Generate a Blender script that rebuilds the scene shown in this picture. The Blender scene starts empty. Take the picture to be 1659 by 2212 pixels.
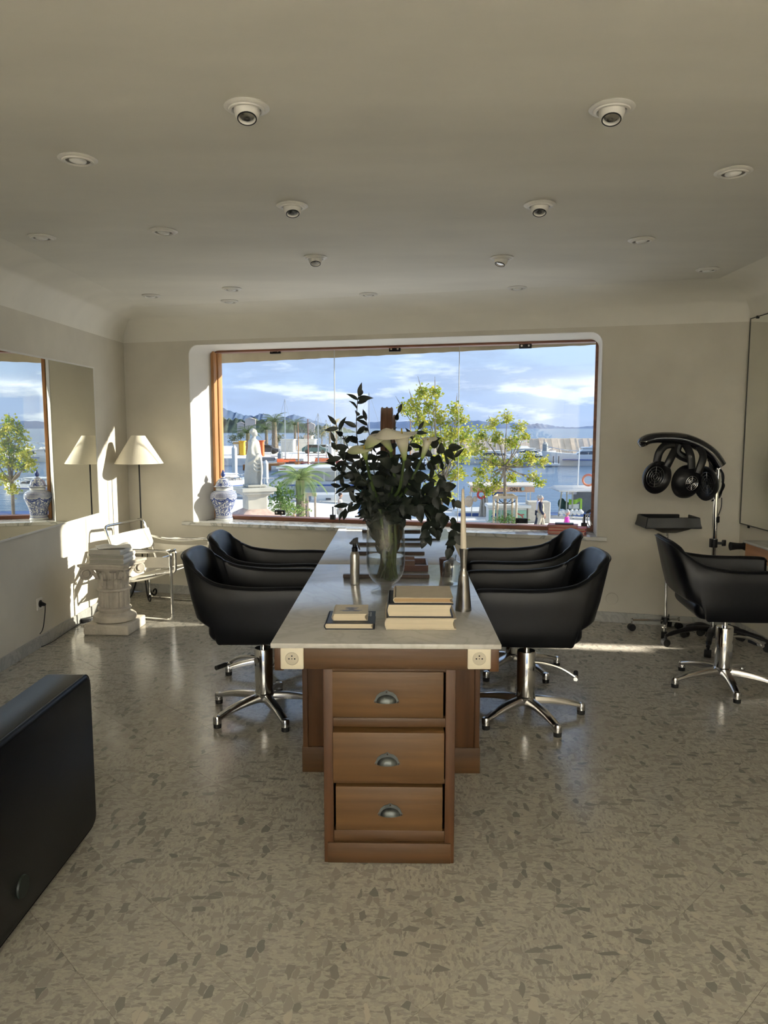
import bpy, bmesh, math, random
from mathutils import Vector as V, Matrix, Euler
import mathutils.geometry as mgeo
random.seed(7)
R = random.random
PI = math.pi
def U(a, b): return a + (b - a) * R()
S = bpy.context.scene
COL = S.collection
# ---------------------------------------------------------------- camera
FOC, CX, CY, CAMZ = 1640.0, 829.5, 1106.0, 1.56
PITCH = math.atan(181 / FOC); YAW = math.atan(31 / FOC)
cd = bpy.data.cameras.new('camera'); cam = bpy.data.objects.new('camera', cd); COL.objects.link(cam)
cd.sensor_fit = 'VERTICAL'; cd.sensor_height = 36; cd.lens = FOC / 2212 * 36
cd.clip_start = .05; cd.clip_end = 20000
cam.location = (0, 0, CAMZ); cam.rotation_euler = (PI / 2 - PITCH, 0, YAW)
S.camera = cam
# ---------------------------------------------------------------- exposure
S.view_settings.view_transform = 'Standard'; S.view_settings.look = 'None'
S.view_settings.gamma = 1; S.view_settings.use_curve_mapping = False
S.view_settings.exposure = 0.44
# ---------------------------------------------------------------- world sky: blue gradient with procedural clouds
W = bpy.data.worlds.new('sky'); S.world = W; W.use_nodes = True
def build_world():
    nt = W.node_tree; N = nt.nodes; L = nt.links; N.clear()
    out = N.new('ShaderNodeOutputWorld'); bg = N.new('ShaderNodeBackground'); L.new(bg.outputs[0], out.inputs[0])
    tc = N.new('ShaderNodeTexCoord'); sep = N.new('ShaderNodeSeparateXYZ'); L.new(tc.outputs['Generated'], sep.inputs[0])
    ramp = N.new('ShaderNodeValToRGB'); L.new(sep.outputs[2], ramp.inputs[0])
    cr = ramp.color_ramp; cr.elements[0].position = 0; cr.elements[0].color = (.36, .46, .68, 1)
    cr.elements[1].position = 1; cr.elements[1].color = (.16, .30, .62, 1)
    for p, c in ((.03, (.34, .45, .70)), (.09, (.42, .56, .80)), (.17, (.50, .64, .86)), (.4, (.34, .50, .80))):
        e = cr.elements.new(p); e.color = (*c, 1)
    mp = N.new('ShaderNodeMapping'); mp.inputs['Scale'].default_value = (1.6, 1.6, 7.5); mp.inputs['Location'].default_value = (3.3, .4, .1)
    L.new(tc.outputs['Generated'], mp.inputs[0])
    def noise(sc, det, lac=2.1):
        n = N.new('ShaderNodeTexNoise'); n.inputs['Scale'].default_value = sc; n.inputs['Detail'].default_value = det
        n.inputs['Roughness'].default_value = .55; n.inputs['Lacunarity'].default_value = lac
        L.new(mp.outputs[0], n.inputs[0]); return n
    def mr(src, a, b, c=0, d=1):
        m = N.new('ShaderNodeMapRange'); m.interpolation_type = 'SMOOTHSTEP'; L.new(src, m.inputs[0])
        for i, v in enumerate((a, b, c, d)): m.inputs[1 + i].default_value = v
        return m.outputs[0]
    n1 = noise(3.2, 6); n2 = noise(5.5, 8)
    def mix(f, a, b):
        m = N.new('ShaderNodeMix'); m.data_type = 'RGBA'
        L.new(f, m.inputs[0])
        for s, i in ((a, 6), (b, 7)):
            if isinstance(s, tuple): m.inputs[i].default_value = (*s, 1)
            else: L.new(s, m.inputs[i])
        return m.outputs[2]
    c = mix(mr(n1.outputs[0], .42, .64, 0, .7), ramp.outputs[0], (.31, .40, .61))
    c = mix(mr(n2.outputs[0], .52, .66, 0, .8), c, (.66, .74, .88))
    L.new(c, bg.inputs[0]); bg.inputs[1].default_value = 1.17
build_world()
# ---------------------------------------------------------------- sun (low, from the right of the window) and an added fill lamp behind the camera
SUN = V((-1, -.19, -.33)).normalized()
sl = bpy.data.lights.new('sun', 'SUN'); sl.energy = 8.2; sl.color = (1, .92, .79); sl.angle = .012
so = bpy.data.objects.new('sun', sl); COL.objects.link(so); so.rotation_euler = SUN.to_track_quat('-Z', 'Y').to_euler()
al = bpy.data.lights.new('rear_fill_lamp', 'AREA'); al.shape = 'RECTANGLE'; al.size = 4.0; al.size_y = 1.3; al.energy = 740; al.color = (1, .965, .89); al.spread = 1.5
ao = bpy.data.objects.new('rear_fill_lamp', al); COL.objects.link(ao); ao.location = (.2, -6.3, .85); ao.rotation_euler = (PI / 2 + .93, 0, 0)
# narrow lamp added at the left mirror for its sun patch on the floor
gl = bpy.data.lights.new('mirror_sun_lamp', 'AREA'); gl.shape = 'RECTANGLE'; gl.size = .13; gl.size_y = .52; gl.energy = 1.65; gl.color = (1, .92, .79); gl.spread = .03
go = bpy.data.objects.new('mirror_sun_lamp', gl); COL.objects.link(go); go.location = (-2.44, 5.80, 1.415); go.rotation_euler = V((1, -.12, -.33)).to_track_quat('-Z', 'Y').to_euler()
# ---------------------------------------------------------------- pixel -> world helpers (points on real planes)
FW = V((-math.sin(YAW) * math.cos(PITCH), math.cos(YAW) * math.cos(PITCH), -math.sin(PITCH)))
RT = V((math.cos(YAW), math.sin(YAW), 0)); UP = RT.cross(FW); C0 = V((0, 0, CAMZ))
def ray(x, y): return FW * FOC + RT * (x - CX) - UP * (y - CY)
def fz(x, y, z=0.): d = ray(x, y); return C0 + d * ((z - CAMZ) / d.z)
def fy(x, y, Y): d = ray(x, y); return C0 + d * (Y / d.y)
def fx(x, y, X): d = ray(x, y); return C0 + d * (X / d.x)
WA = V((-1.857, 6.987, 0)); WN = V((.2511, .968, 0)).normalized(); WU = V((WN.y, -WN.x, 0))
WANG = math.atan2(WU.y, WU.x)
def wp(s, off, z): return WA + WU * s + WN * off + V((0, 0, z))
def fw(x, y, off=0.): d = ray(x, y); p = WA + WN * off; return C0 + d * ((p - C0).dot(WN) / d.dot(WN))
# ---------------------------------------------------------------- materials
MATS = {}
def mat(name, col, rough=.5, metal=0., var=.08, scale=8., bump=0., bscale=None, coat=0., trans=0., ior=1.45, spec=.5, stretch=None, col2=None, sheen=0.):
    if name in MATS: return MATS[name]
    m = bpy.data.materials.new(name); m.use_nodes = True; nt = m.node_tree; N = nt.nodes; L = nt.links
    b = N['Principled BSDF']; b.inputs['Roughness'].default_value = rough; b.inputs['Metallic'].default_value = metal
    b.inputs['Coat Weight'].default_value = coat; b.inputs['Transmission Weight'].default_value = trans; b.inputs['IOR'].default_value = ior
    b.inputs['Specular IOR Level'].default_value = spec; b.inputs['Sheen Weight'].default_value = sheen
    tc = N.new('ShaderNodeTexCoord'); mp = N.new('ShaderNodeMapping'); L.new(tc.outputs['Object'], mp.inputs[0])
    if stretch: mp.inputs['Scale'].default_value = stretch
    n = N.new('ShaderNodeTexNoise'); n.inputs['Scale'].default_value = scale; n.inputs['Detail'].default_value = 5; L.new(mp.outputs[0], n.inputs[0])
    r = N.new('ShaderNodeValToRGB'); L.new(n.outputs[0], r.inputs[0])
    c2 = col2 or tuple(min(1, c * (1 + var)) for c in col); c1 = tuple(c * (1 - var) for c in col) if not col2 else col
    r.color_ramp.elements[0].color = (*c1, 1); r.color_ramp.elements[1].color = (*c2, 1)
    r.color_ramp.elements[0].position = .32; r.color_ramp.elements[1].position = .68
    L.new(r.outputs[0], b.inputs['Base Color'])
    if bump:
        n2 = N.new('ShaderNodeTexNoise'); n2.inputs['Scale'].default_value = bscale or scale * 4; n2.inputs['Detail'].default_value = 4; L.new(mp.outputs[0], n2.inputs[0])
        bp = N.new('ShaderNodeBump'); bp.inputs['Strength'].default_value = bump; bp.inputs['Distance'].default_value = .01
        L.new(n2.outputs[0], bp.inputs['Height']); L.new(bp.outputs[0], b.inputs['Normal'])
    MATS[name] = m; return m
def nodes(m): return m.node_tree.nodes, m.node_tree.links, m.node_tree.nodes['Principled BSDF']
wallm = mat('limewash_wall', (.64, .605, .52), .85, var=.07, scale=2.2, bump=.25, bscale=9)
covem = mat('limewash_ceiling', (.78, .755, .68), .85, var=.06, scale=1.6, bump=.2, bscale=7, stretch=(.6, 1.6, 1))
whitem = mat('white_plaster', (.74, .72, .67), .8, var=.04, scale=3, bump=.2, bscale=10)
blackl = mat('black_leather', (.0032, .0037, .0055), .36, var=.2, scale=30, bump=.05, bscale=260, spec=.30)
blackp = mat('black_plastic', (.008, .008, .009), .34, var=.1, spec=.35)
blackg = mat('black_gloss', (.008, .008, .010), .08, var=.1, coat=.5)
chrome = mat('chrome', (.72, .72, .72), .10, 1., var=.03)
dsteel = mat('dark_steel', (.27, .26, .25), .24, 1., var=.06)
steel = mat('brushed_steel', (.55, .54, .52), .30, 1., var=.06, scale=30, stretch=(1, 1, .05))
alum = mat('polished_aluminium', (.62, .61, .60), .22, 1., var=.04)
pewter = mat('aged_pewter', (.10, .11, .11), .42, .85, var=.25, scale=30, bump=.1)
paper = mat('page_edges', (.66, .57, .42), .8, var=.08, scale=6, stretch=(1, 1, 60))
cream = mat('cream_cloth', (.60, .52, .40), .75, var=.04, scale=20)
whitec = mat('white_ceramic', (.80, .80, .77), .18, var=.02)
whitep = mat('white_enamel', (.72, .70, .65), .4, var=.03)
socketm = mat('ivory_socket', (.72, .66, .52), .4, var=.02)
wleather = mat('white_leather', (.76, .72, .63), .5, var=.04, scale=12, bump=.05)
shadem = mat('lamp_shade_paper', (.80, .74, .60), .7, var=.03)
stone = mat('aged_stone', (.56, .51, .43), .85, var=.22, scale=7, bump=.7, bscale=26)
statm = mat('white_marble_statue', (.44, .42, .355), .6, var=.1, scale=3)
wax = mat('candle_wax', (.80, .72, .60), .5, var=.02)
redm = mat('red_box', (.55, .05, .04), .5)
rubber = mat('black_rubber', (.01, .01, .01), .7)
brownw = mat('dark_walnut', (.045, .024, .015), .45, var=.35, scale=9, stretch=(1, 1, 8))
def wood(name, c1, c2, rough=.45, stretch=(1, 14, 14), scale=1.6):
    m = mat(name, c1, rough, scale=scale, col2=c2, bump=.12, bscale=4, stretch=stretch); N, L, b = nodes(m)
    r = [n for n in N if n.type == 'VALTORGB'][0]; tc = [n for n in N if n.type == 'MAPPING'][0]
    w = N.new('ShaderNodeTexWave'); w.inputs['Scale'].default_value = .5; w.inputs['Distortion'].default_value = 11; w.inputs['Detail'].default_value = 3
    w.bands_direction = 'Z' if stretch[0] == 1 else 'X'; L.new(tc.outputs[0], w.inputs[0])
    mx = N.new('ShaderNodeMix'); mx.data_type = 'RGBA'; mx.blend_type = 'MULTIPLY'; mx.inputs[0].default_value = .16
    L.new(r.outputs[0], mx.inputs[6]); L.new(w.outputs[0], mx.inputs[7]); L.new(mx.outputs[2], b.inputs['Base Color'])
    return m
pineH = wood('pine_horizontal_grain', (.072, .034, .012), (.105, .052, .018))
pineD = wood('pine_drawer_front', (.092, .046, .016), (.135, .069, .024))
pineV = wood('pine_vertical_grain', (.063, .025, .008), (.10, .043, .015), stretch=(14, 14, 1))
framew = wood('window_frame_wood', (.36, .17, .06), (.55, .28, .11), stretch=(14, 14, 1))
redw = wood('red_brown_frame', (.16, .055, .03), (.26, .10, .05), stretch=(1, 14, 14))
counterw = wood('counter_wood', (.42, .20, .09), (.55, .28, .13), stretch=(14, 1, 14))
def marble(name, base, vein, sc, rough=.2, amt=.5, dist=3.):
    m = mat(name, base, rough, var=.04, scale=3); N, L, b = nodes(m)
    r = [n for n in N if n.type == 'VALTORGB'][0]; tc = [n for n in N if n.type == 'MAPPING'][0]
    n = N.new('ShaderNodeTexNoise'); n.inputs['Scale'].default_value = sc; n.inputs['Detail'].default_value = 8; n.inputs['Distortion'].default_value = dist; L.new(tc.outputs[0], n.inputs[0])
    rr = N.new('ShaderNodeValToRGB'); L.new(n.outputs[0], rr.inputs[0]); e = rr.color_ramp.elements
    e[0].position = .44; e[0].color = (0, 0, 0, 1); e[1].position = .56; e[1].color = (0, 0, 0, 1)
    k = rr.color_ramp.elements.new(.5); k.color = (amt, amt, amt, 1)
    mx = N.new('ShaderNodeMix'); mx.data_type = 'RGBA'; L.new(rr.outputs[0], mx.inputs[0]); L.new(r.outputs[0], mx.inputs[6]); mx.inputs[7].default_value = (*vein, 1)
    L.new(mx.outputs[2], b.inputs['Base Color']); return m
tablem = marble('table_marble', (.54, .53, .50), (.38, .36, .32), 2.2, .17, .4)
sillm = marble('sill_marble', (.62, .61, .57), (.22, .23, .20), 2.6, .16, .75)
basem = marble('skirting_marble', (.42, .42, .40), (.26, .26, .25), 4, .3, .6)
def glassmat(name, tint=(1, 1, 1), rough=0., p=5, k=.9, b0=.04):
    m = bpy.data.materials.new(name); m.use_nodes = True; N = m.node_tree.nodes; L = m.node_tree.links; N.clear()
    o = N.new('ShaderNodeOutputMaterial'); t = N.new('ShaderNodeBsdfTransparent'); g = N.new('ShaderNodeBsdfGlossy'); f = N.new('ShaderNodeLayerWeight'); pw = N.new('ShaderNodeMath'); ml_ = N.new('ShaderNodeMath'); mx = N.new('ShaderNodeMixShader')
    t.inputs[0].default_value = (*tint, 1); g.inputs['Roughness'].default_value = rough; pw.operation = 'POWER'; pw.inputs[1].default_value = p; ml_.operation = 'MULTIPLY_ADD'; ml_.inputs[1].default_value = k; ml_.inputs[2].default_value = b0
    L.new(f.outputs['Facing'], pw.inputs[0]); L.new(pw.outputs[0], ml_.inputs[0]); L.new(ml_.outputs[0], mx.inputs[0]); L.new(t.outputs[0], mx.inputs[1]); L.new(g.outputs[0], mx.inputs[2]); L.new(mx.outputs[0], o.inputs[0]); MATS[name] = m; return m
paneg = glassmat('window_glass', (.97, .985, .97))
vaseg = glassmat('vase_glass', (.975, .985, .98), p=2.6, k=.75, b0=.05); clearg = glassmat('clear_glass', (.96, .98, .98), p=2.4, k=.8, b0=.06); waterv = glassmat('vase_water', (.955, .98, .965)); tumblerg = glassmat('smoky_glass', (.62, .50, .44))
mirrorm = mat('mirror_silver', (.80, .81, .76), .0, 1., var=0)
def terrazzo():
    m = mat('terrazzo', (.3, .3, .3), .24); N, L, b = nodes(m)
    tc = [n for n in N if n.type == 'TEX_COORD'][0]
    oi = N.new('ShaderNodeObjectInfo'); rnd = N.new('ShaderNodeVectorMath'); rnd.operation = 'SCALE'; rnd.inputs[0].default_value = (37, 61, 13); L.new(oi.outputs['Random'], rnd.inputs['Scale'])
    add = N.new('ShaderNodeVectorMath'); add.operation = 'ADD'; L.new(tc.outputs['Object'], add.inputs[0]); L.new(rnd.outputs[0], add.inputs[1])
    ns = N.new('ShaderNodeTexNoise'); ns.inputs['Scale'].default_value = 26; ns.inputs['Detail'].default_value = 2; L.new(add.outputs[0], ns.inputs[0])
    mxv = N.new('ShaderNodeVectorMath'); mxv.operation = 'MULTIPLY_ADD'; mxv.inputs[1].default_value = (.016, .016, .0); L.new(ns.outputs['Color'], mxv.inputs[0]); L.new(add.outputs[0], mxv.inputs[2])
    base = None
    def layer(sc, stretch, thr, cols, prev, edge):
        mp = N.new('ShaderNodeMapping'); mp.inputs['Scale'].default_value = stretch; mp.inputs['Rotation'].default_value = (0, 0, sc * .37); L.new(mxv.outputs[0], mp.inputs[0])
        v = N.new('ShaderNodeTexVoronoi'); v.voronoi_dimensions = '2D'; v.inputs['Scale'].default_value = sc; L.new(mp.outputs[0], v.inputs[0])
        e = N.new('ShaderNodeTexVoronoi'); e.voronoi_dimensions = '2D'; e.feature = 'DISTANCE_TO_EDGE'; e.inputs['Scale'].default_value = sc; L.new(mp.outputs[0], e.inputs[0])
        sp = N.new('ShaderNodeSeparateColor'); L.new(v.outputs['Color'], sp.inputs[0])
        g = N.new('ShaderNodeMath'); g.operation = 'GREATER_THAN'; g.inputs[1].default_value = thr; L.new(sp.outputs[0], g.inputs[0])
        ge = N.new('ShaderNodeMath'); ge.operation = 'GREATER_THAN'; ge.inputs[1].default_value = edge; L.new(e.outputs['Distance'], ge.inputs[0])
        mu = N.new('ShaderNodeMath'); mu.operation = 'MULTIPLY'; L.new(g.outputs[0], mu.inputs[0]); L.new(ge.outputs[0], mu.inputs[1])
        rp = N.new('ShaderNodeValToRGB'); L.new(sp.outputs[1], rp.inputs[0]); rp.color_ramp.interpolation = 'LINEAR'
        els = rp.color_ramp.elements; els[0].color = (*cols[0], 1); els[1].color = (*cols[-1], 1)
        for i, c in enumerate(cols[1:-1]): k = els.new((i + 1) / (len(cols) - 1)); k.color = (*c, 1)
        mx = N.new('ShaderNodeMix'); mx.data_type = 'RGBA'; L.new(mu.outputs[0], mx.inputs[0]); L.new(rp.outputs[0], mx.inputs[7])
        if isinstance(prev, tuple): mx.inputs[6].default_value = (*prev, 1)
        else: L.new(prev, mx.inputs[6])
        return mx.outputs[2]
    c = layer(110, (1, 1.6, 1), .30, [(.41, .385, .325), (.36, .335, .285), (.47, .44, .37)], (.45, .42, .35), .05)
    c = layer(48, (1, 2.3, 1), .50, [(.36, .34, .295), (.27, .255, .225), (.44, .41, .35), (.31, .295, .255)], c, .05)
    c = layer(22, (2.1, 1.0, 1), .72, [(.28, .265, .23), (.35, .325, .28), (.20, .195, .175), (.50, .455, .375)], c, .045)
    L.new(c, b.inputs['Base Color'])
    nr = N.new('ShaderNodeTexNoise'); nr.inputs['Scale'].default_value = 5; L.new(tc.outputs['Object'], nr.inputs[0])
    mr = N.new('ShaderNodeMapRange'); L.new(nr.outputs[0], mr.inputs[0]); mr.inputs[3].default_value = .13; mr.inputs[4].default_value = .25; L.new(mr.outputs[0], b.inputs['Roughness'])
    nb = N.new('ShaderNodeTexNoise'); nb.inputs['Scale'].default_value = 28; nb.inputs['Detail'].default_value = 2; L.new(tc.outputs['Object'], nb.inputs[0])
    bp = N.new('ShaderNodeBump'); bp.inputs['Strength'].default_value = .25; bp.inputs['Distance'].default_value = .003; L.new(nb.outputs[0], bp.inputs['Height']); L.new(bp.outputs[0], b.inputs['Normal'])
    return m
terr = terrazzo()
# ---------------------------------------------------------------- mesh helpers
def nb(): return bmesh.new()
def box(bm, c, s, rz=0, bev=0, seg=2, rot=None):
    M = Matrix.Translation(V(c)) @ (rot.to_matrix().to_4x4() if rot else Matrix.Rotation(rz, 4, 'Z')) @ Matrix.Diagonal((s[0], s[1], s[2], 1))
    r = bmesh.ops.create_cube(bm, size=1, matrix=M)
    if bev:
        es = list({e for v in r['verts'] for e in v.link_edges})
        bmesh.ops.bevel(bm, geom=es, offset=bev, segments=seg, affect='EDGES', profile=.5)
    return bm
def ring(c, a, b, n, ph=0): return [c + a * math.cos(2 * PI * i / n + ph) + b * math.sin(2 * PI * i / n + ph) for i in range(n)]
def skinrings(bm, rs, closed=False, cap=True):
    vs = [[bm.verts.new(p) for p in r] for r in rs]; n = len(vs[0]); m = len(vs)
    for i in range(m if closed else m - 1):
        a, b = vs[i], vs[(i + 1) % m]
        for k in range(n):
            try: bm.faces.new((a[k], a[(k + 1) % n], b[(k + 1) % n], b[k]))
            except ValueError: pass
    if cap and not closed:
        bm.faces.new(vs[0][::-1]); bm.faces.new(vs[-1])
    return bm
def sm(pts, n=6, closed=False):
    P = [V(p) for p in pts]; o = []; m = len(P)
    for i in range(m if closed else m - 1):
        p0 = P[(i - 1) % m] if (closed or i > 0) else P[0]; p1 = P[i]; p2 = P[(i + 1) % m]; p3 = P[(i + 2) % m] if (closed or i + 2 < m) else P[-1]
        for k in range(n):
            t = k / n; o.append(.5 * ((2 * p1) + (p2 - p0) * t + (2 * p0 - 5 * p1 + 4 * p2 - p3) * t * t + (3 * p1 - p0 - 3 * p2 + p3) * t ** 3))
    if not closed: o.append(P[-1])
    return o
def tube(bm, pts, r, n=8, closed=False, asp=1.):
    P = [V(p) for p in pts]; m = len(P); rs = []; up = None
    for i in range(m):
        d = (P[(i + 1) % m] - P[i - 1]) if (closed or 0 < i < m - 1) else (P[1] - P[0] if i == 0 else P[-1] - P[-2])
        d.normalize()
        if up is None:
            up = V((0, 0, 1)) if abs(d.z) < .9 else V((1, 0, 0))
        a = up - d * up.dot(d)
        if a.length < 1e-5: a = d.orthogonal()
        a.normalize(); up = a; b = d.cross(a)
        rr = r[min(len(r) - 1, round(i * (len(r) - 1) / max(1, m - 1)))] if isinstance(r, (list, tuple)) else r
        rs.append(ring(P[i], a * rr * asp, b * rr, n))
    return skinrings(bm, rs, closed)
def cyl(bm, p0, p1, r0, r1=None, n=16): 
    P0, P1 = V(p0), V(p1); d = (P1 - P0).normalized(); a = d.orthogonal().normalized(); b = d.cross(a); r1 = r0 if r1 is None else r1
    return skinrings(bm, [ring(P0, a * r0, b * r0, n), ring(P1, a * r1, b * r1, n)])
def lathe(bm, prof, c=(0, 0, 0), n=32, M=None, fn=None, closed=False):
    c = V(c); rs = []
    for r, z in prof:
        q = []
        for i in range(n):
            t = 2 * PI * i / n; rr = max(r, 1e-5); rr = fn(rr, z, t) if fn else rr
            p = V((rr * math.cos(t), rr * math.sin(t), z)); q.append(c + (M @ p if M else p))
        rs.append(q)
    return skinrings(bm, rs, closed)
def prism(bm, poly, z0, z1, M=None):
    lo = [V((x, y, z0)) for x, y in poly]; hi = [V((x, y, z1)) for x, y in poly]
    if M: lo = [M @ p for p in lo]; hi = [M @ p for p in hi]
    return skinrings(bm, [lo, hi])
def sph(bm, c, r, n=12, M=None):
    if not isinstance(r, (tuple, list)): r = (r, r, r)
    mm = Matrix.Translation(V(c)) @ (M.to_4x4() if M else Matrix.Identity(4)) @ Matrix.Diagonal((*r, 1))
    bmesh.ops.create_uvsphere(bm, u_segments=n, v_segments=max(5, n * 2 // 3), radius=1, matrix=mm); return bm
def torus(bm, c, R_, r, ax=(0, 0, 1), n=24, m=8):
    q = V(ax).to_track_quat('Z', 'Y').to_matrix()
    return tube(bm, [V(c) + q @ V((R_ * math.cos(2 * PI * i / n), R_ * math.sin(2 * PI * i / n), 0)) for i in range(n)], r, m, True)
def surf(bm, f, nu, nv, cu=False):
    g = [[bm.verts.new(f(i / nu, j / nv)) for j in range(nv + 1)] for i in range(nu if cu else nu + 1)]
    for i in range(nu):
        for j in range(nv):
            try: bm.faces.new((g[i][j], g[(i + 1) % len(g)][j], g[(i + 1) % len(g)][j + 1], g[i][j + 1]))
            except ValueError: pass
    return bm
def thick(bm, t):
    bmesh.ops.recalc_face_normals(bm, faces=bm.faces[:]); bmesh.ops.solidify(bm, geom=bm.faces[:], thickness=t); return bm
def disc(bm, c, r, ax, n=16, t=.004): return cyl(bm, V(c), V(c) + V(ax).normalized() * t, r, r, n)
def obj(name, bm, m, parent=None, loc=None, rz=0, ang=35, label=None, fixn=True):
    if fixn: bmesh.ops.recalc_face_normals(bm, faces=bm.faces[:])
    me = bpy.data.meshes.new(name); bm.to_mesh(me); bm.free()
    for p in me.polygons: p.use_smooth = True
    me.set_sharp_from_angle(angle=math.radians(ang))
    for k in (m if isinstance(m, (list, tuple)) else [m]): me.materials.append(k)
    o = bpy.data.objects.new(name, me); COL.objects.link(o)
    if parent: o.parent = parent
    if loc is not None: o.location = loc
    if rz: o.rotation_euler.z = rz
    if label: o['label'] = label
    return o
def tag(o, label, cat, group=None, kind=None):
    o['label'] = label; o['category'] = cat
    if group: o['group'] = group
    if kind: o['kind'] = kind
    return o
def thing(name, label, cat, loc=(0, 0, 0), rz=0, group=None):
    o = bpy.data.objects.new(name, None); COL.objects.link(o); o.location = loc; o.rotation_euler.z = rz; o.empty_display_size = .1
    return tag(o, label, cat, group)
def struct(name, bm, m, parent=None, **k):
    o = obj(name, bm, m, parent, **k)
    if not parent: o['kind'] = 'structure'
    return o
def copy_tree(o, parent=None):
    c = o.copy(); COL.objects.link(c); c.parent = parent
    for ch in list(o.children): copy_tree(ch, c)
    return c
def baked(bm, mods, name='tmp'):
    me = bpy.data.meshes.new(name); bm.to_mesh(me); bm.free(); o = bpy.data.objects.new(name, me); COL.objects.link(o)
    mods(o); dg = bpy.context.evaluated_depsgraph_get(); m2 = bpy.data.meshes.new_from_object(o.evaluated_get(dg))
    bpy.data.objects.remove(o); b = nb(); b.from_mesh(m2); bpy.data.meshes.remove(m2); return b
def remeshed(bm, vox, smooth=2):
    def f(o):
        m = o.modifiers.new('r', 'REMESH'); m.mode = 'VOXEL'; m.voxel_size = vox
        if smooth: s = o.modifiers.new('s', 'SMOOTH'); s.iterations = smooth; s.factor = .5
    return baked(bm, f)
def skinbody(joints, edges, sub=1):
    """one continuous body: joints {name:(xyz, r)}"""
    bm = nb(); names = list(joints); ix = {n: bm.verts.new(joints[n][0]) for n in names}
    for a, b in edges: bm.edges.new((ix[a], ix[b]))
    def f(o):
        m = o.modifiers.new('k', 'SKIN'); o.data.skin_vertices.new() if not o.data.skin_vertices else None
        for i, n in enumerate(names):
            r = joints[n][1]; o.data.skin_vertices[0].data[i].radius = r if isinstance(r, tuple) else (r, r)
        o.data.skin_vertices[0].data[0].use_root = True
        s = o.modifiers.new('s', 'SUBSURF'); s.levels = sub; s.render_levels = sub
    me = bpy.data.meshes.new('t'); bm.to_mesh(me); bm.free(); o = bpy.data.objects.new('t', me); COL.objects.link(o)
    f(o); dg = bpy.context.evaluated_depsgraph_get(); m2 = bpy.data.meshes.new_from_object(o.evaluated_get(dg)); bpy.data.objects.remove(o)
    b = nb(); b.from_mesh(m2); bpy.data.meshes.remove(m2); return b
def text(name, s, size, m, parent, loc, rot, depth=.002, label=None):
    cu = bpy.data.curves.new(name, 'FONT'); cu.body = s; cu.size = size; cu.extrude = depth; cu.align_x = 'CENTER'; cu.resolution_u = 3
    o = bpy.data.objects.new(name, cu); COL.objects.link(o); dg = bpy.context.evaluated_depsgraph_get()
    me = bpy.data.meshes.new_from_object(o.evaluated_get(dg)); bpy.data.objects.remove(o)
    me.materials.clear(); me.materials.append(m); t = bpy.data.objects.new(name, me); COL.objects.link(t)
    if parent: t.parent = parent
    t.location = loc; t.rotation_euler = rot
    if label: t['label'] = label
    return t
# ================================================================ ROOM
XL, XR, YB, ZW, ZC = -2.57, 2.62, -6.5, 2.35, 2.61
def wy(x): return WA.y + (x - WA.x) * WU.y / WU.x
CORN = [V((XL, wy(XL), 0)), V((XR, wy(XR), 0)), V((XR, YB, 0)), V((XL, YB, 0))]
def inset(d):
    out = []; n = 4
    for i in range(4):
        p, a, b = CORN[i], CORN[i - 1], CORN[(i + 1) % 4]
        d1 = (p - a).normalized(); d2 = (b - p).normalized()
        n1 = V((d1.y, -d1.x, 0)); n2 = V((d2.y, -d2.x, 0)); k = (n1 + n2) / (1 + n1.dot(n2)); out.append(p + k * d)
    return out
# floor: slab with individually laid diagonal terrazzo tiles
bm = nb(); P = [CORN[0] + V((-.15, .15, 0)), CORN[1] + V((.15, .15, 0)), CORN[2] + V((.15, -.15, 0)), CORN[3] + V((-.15, -.15, 0))]
skinrings(bm, [[p + V((0, 0, -.25)) for p in P], [p + V((0, 0, -.012)) for p in P]])
floor = struct('floor', bm, mat('grout', (.28, .26, .22), .9)); floor['label'] = 'polished terrazzo tile floor laid diagonally'
TS = .305; tb = nb(); box(tb, (0, 0, -.005), (TS - .0010, TS - .0010, .010), PI / 4); 
tile0 = obj('tile', tb, terr, floor); cand = []
def inroom(x, y, e=.12): return XL - e < x < XR + e and YB - e < y < wy(x) + e
for i in range(-40, 60):
    for j in range(-40, 60):
        u = .62 + i * TS; v = .834 + j * TS; x = (u - v) / math.sqrt(2); y = (u + v) / math.sqrt(2)
        if inroom(x, y): cand.append((x, y))
def inview(x, y):
    if y < .6: return False
    d = V((x, y, 0)) - C0; z = d.dot(FW); px = CX + FOC * d.dot(RT) / z; py = CY - FOC * d.dot(UP) / z
    return -120 < px < 1780 and py < 2330
vis = sorted([c for c in cand if inview(*c)], key=lambda c: c[1])[:300]; vs_ = set(vis); first = True
for x, y in vis:
    o = tile0 if first else tile0.copy()
    if not first: COL.objects.link(o)
    first = False; o.location = (x, y, 0); o.rotation_euler.z = random.choice((0, PI / 2, PI, -PI / 2))
rb = nb()
for x, y in cand:
    if (x, y) not in vs_: box(rb, (x, y, -.005), (TS - .0010, TS - .0010, .010), PI / 4)
o = obj('tile_field', rb, terr, floor); o['kind'] = 'stuff'
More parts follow.
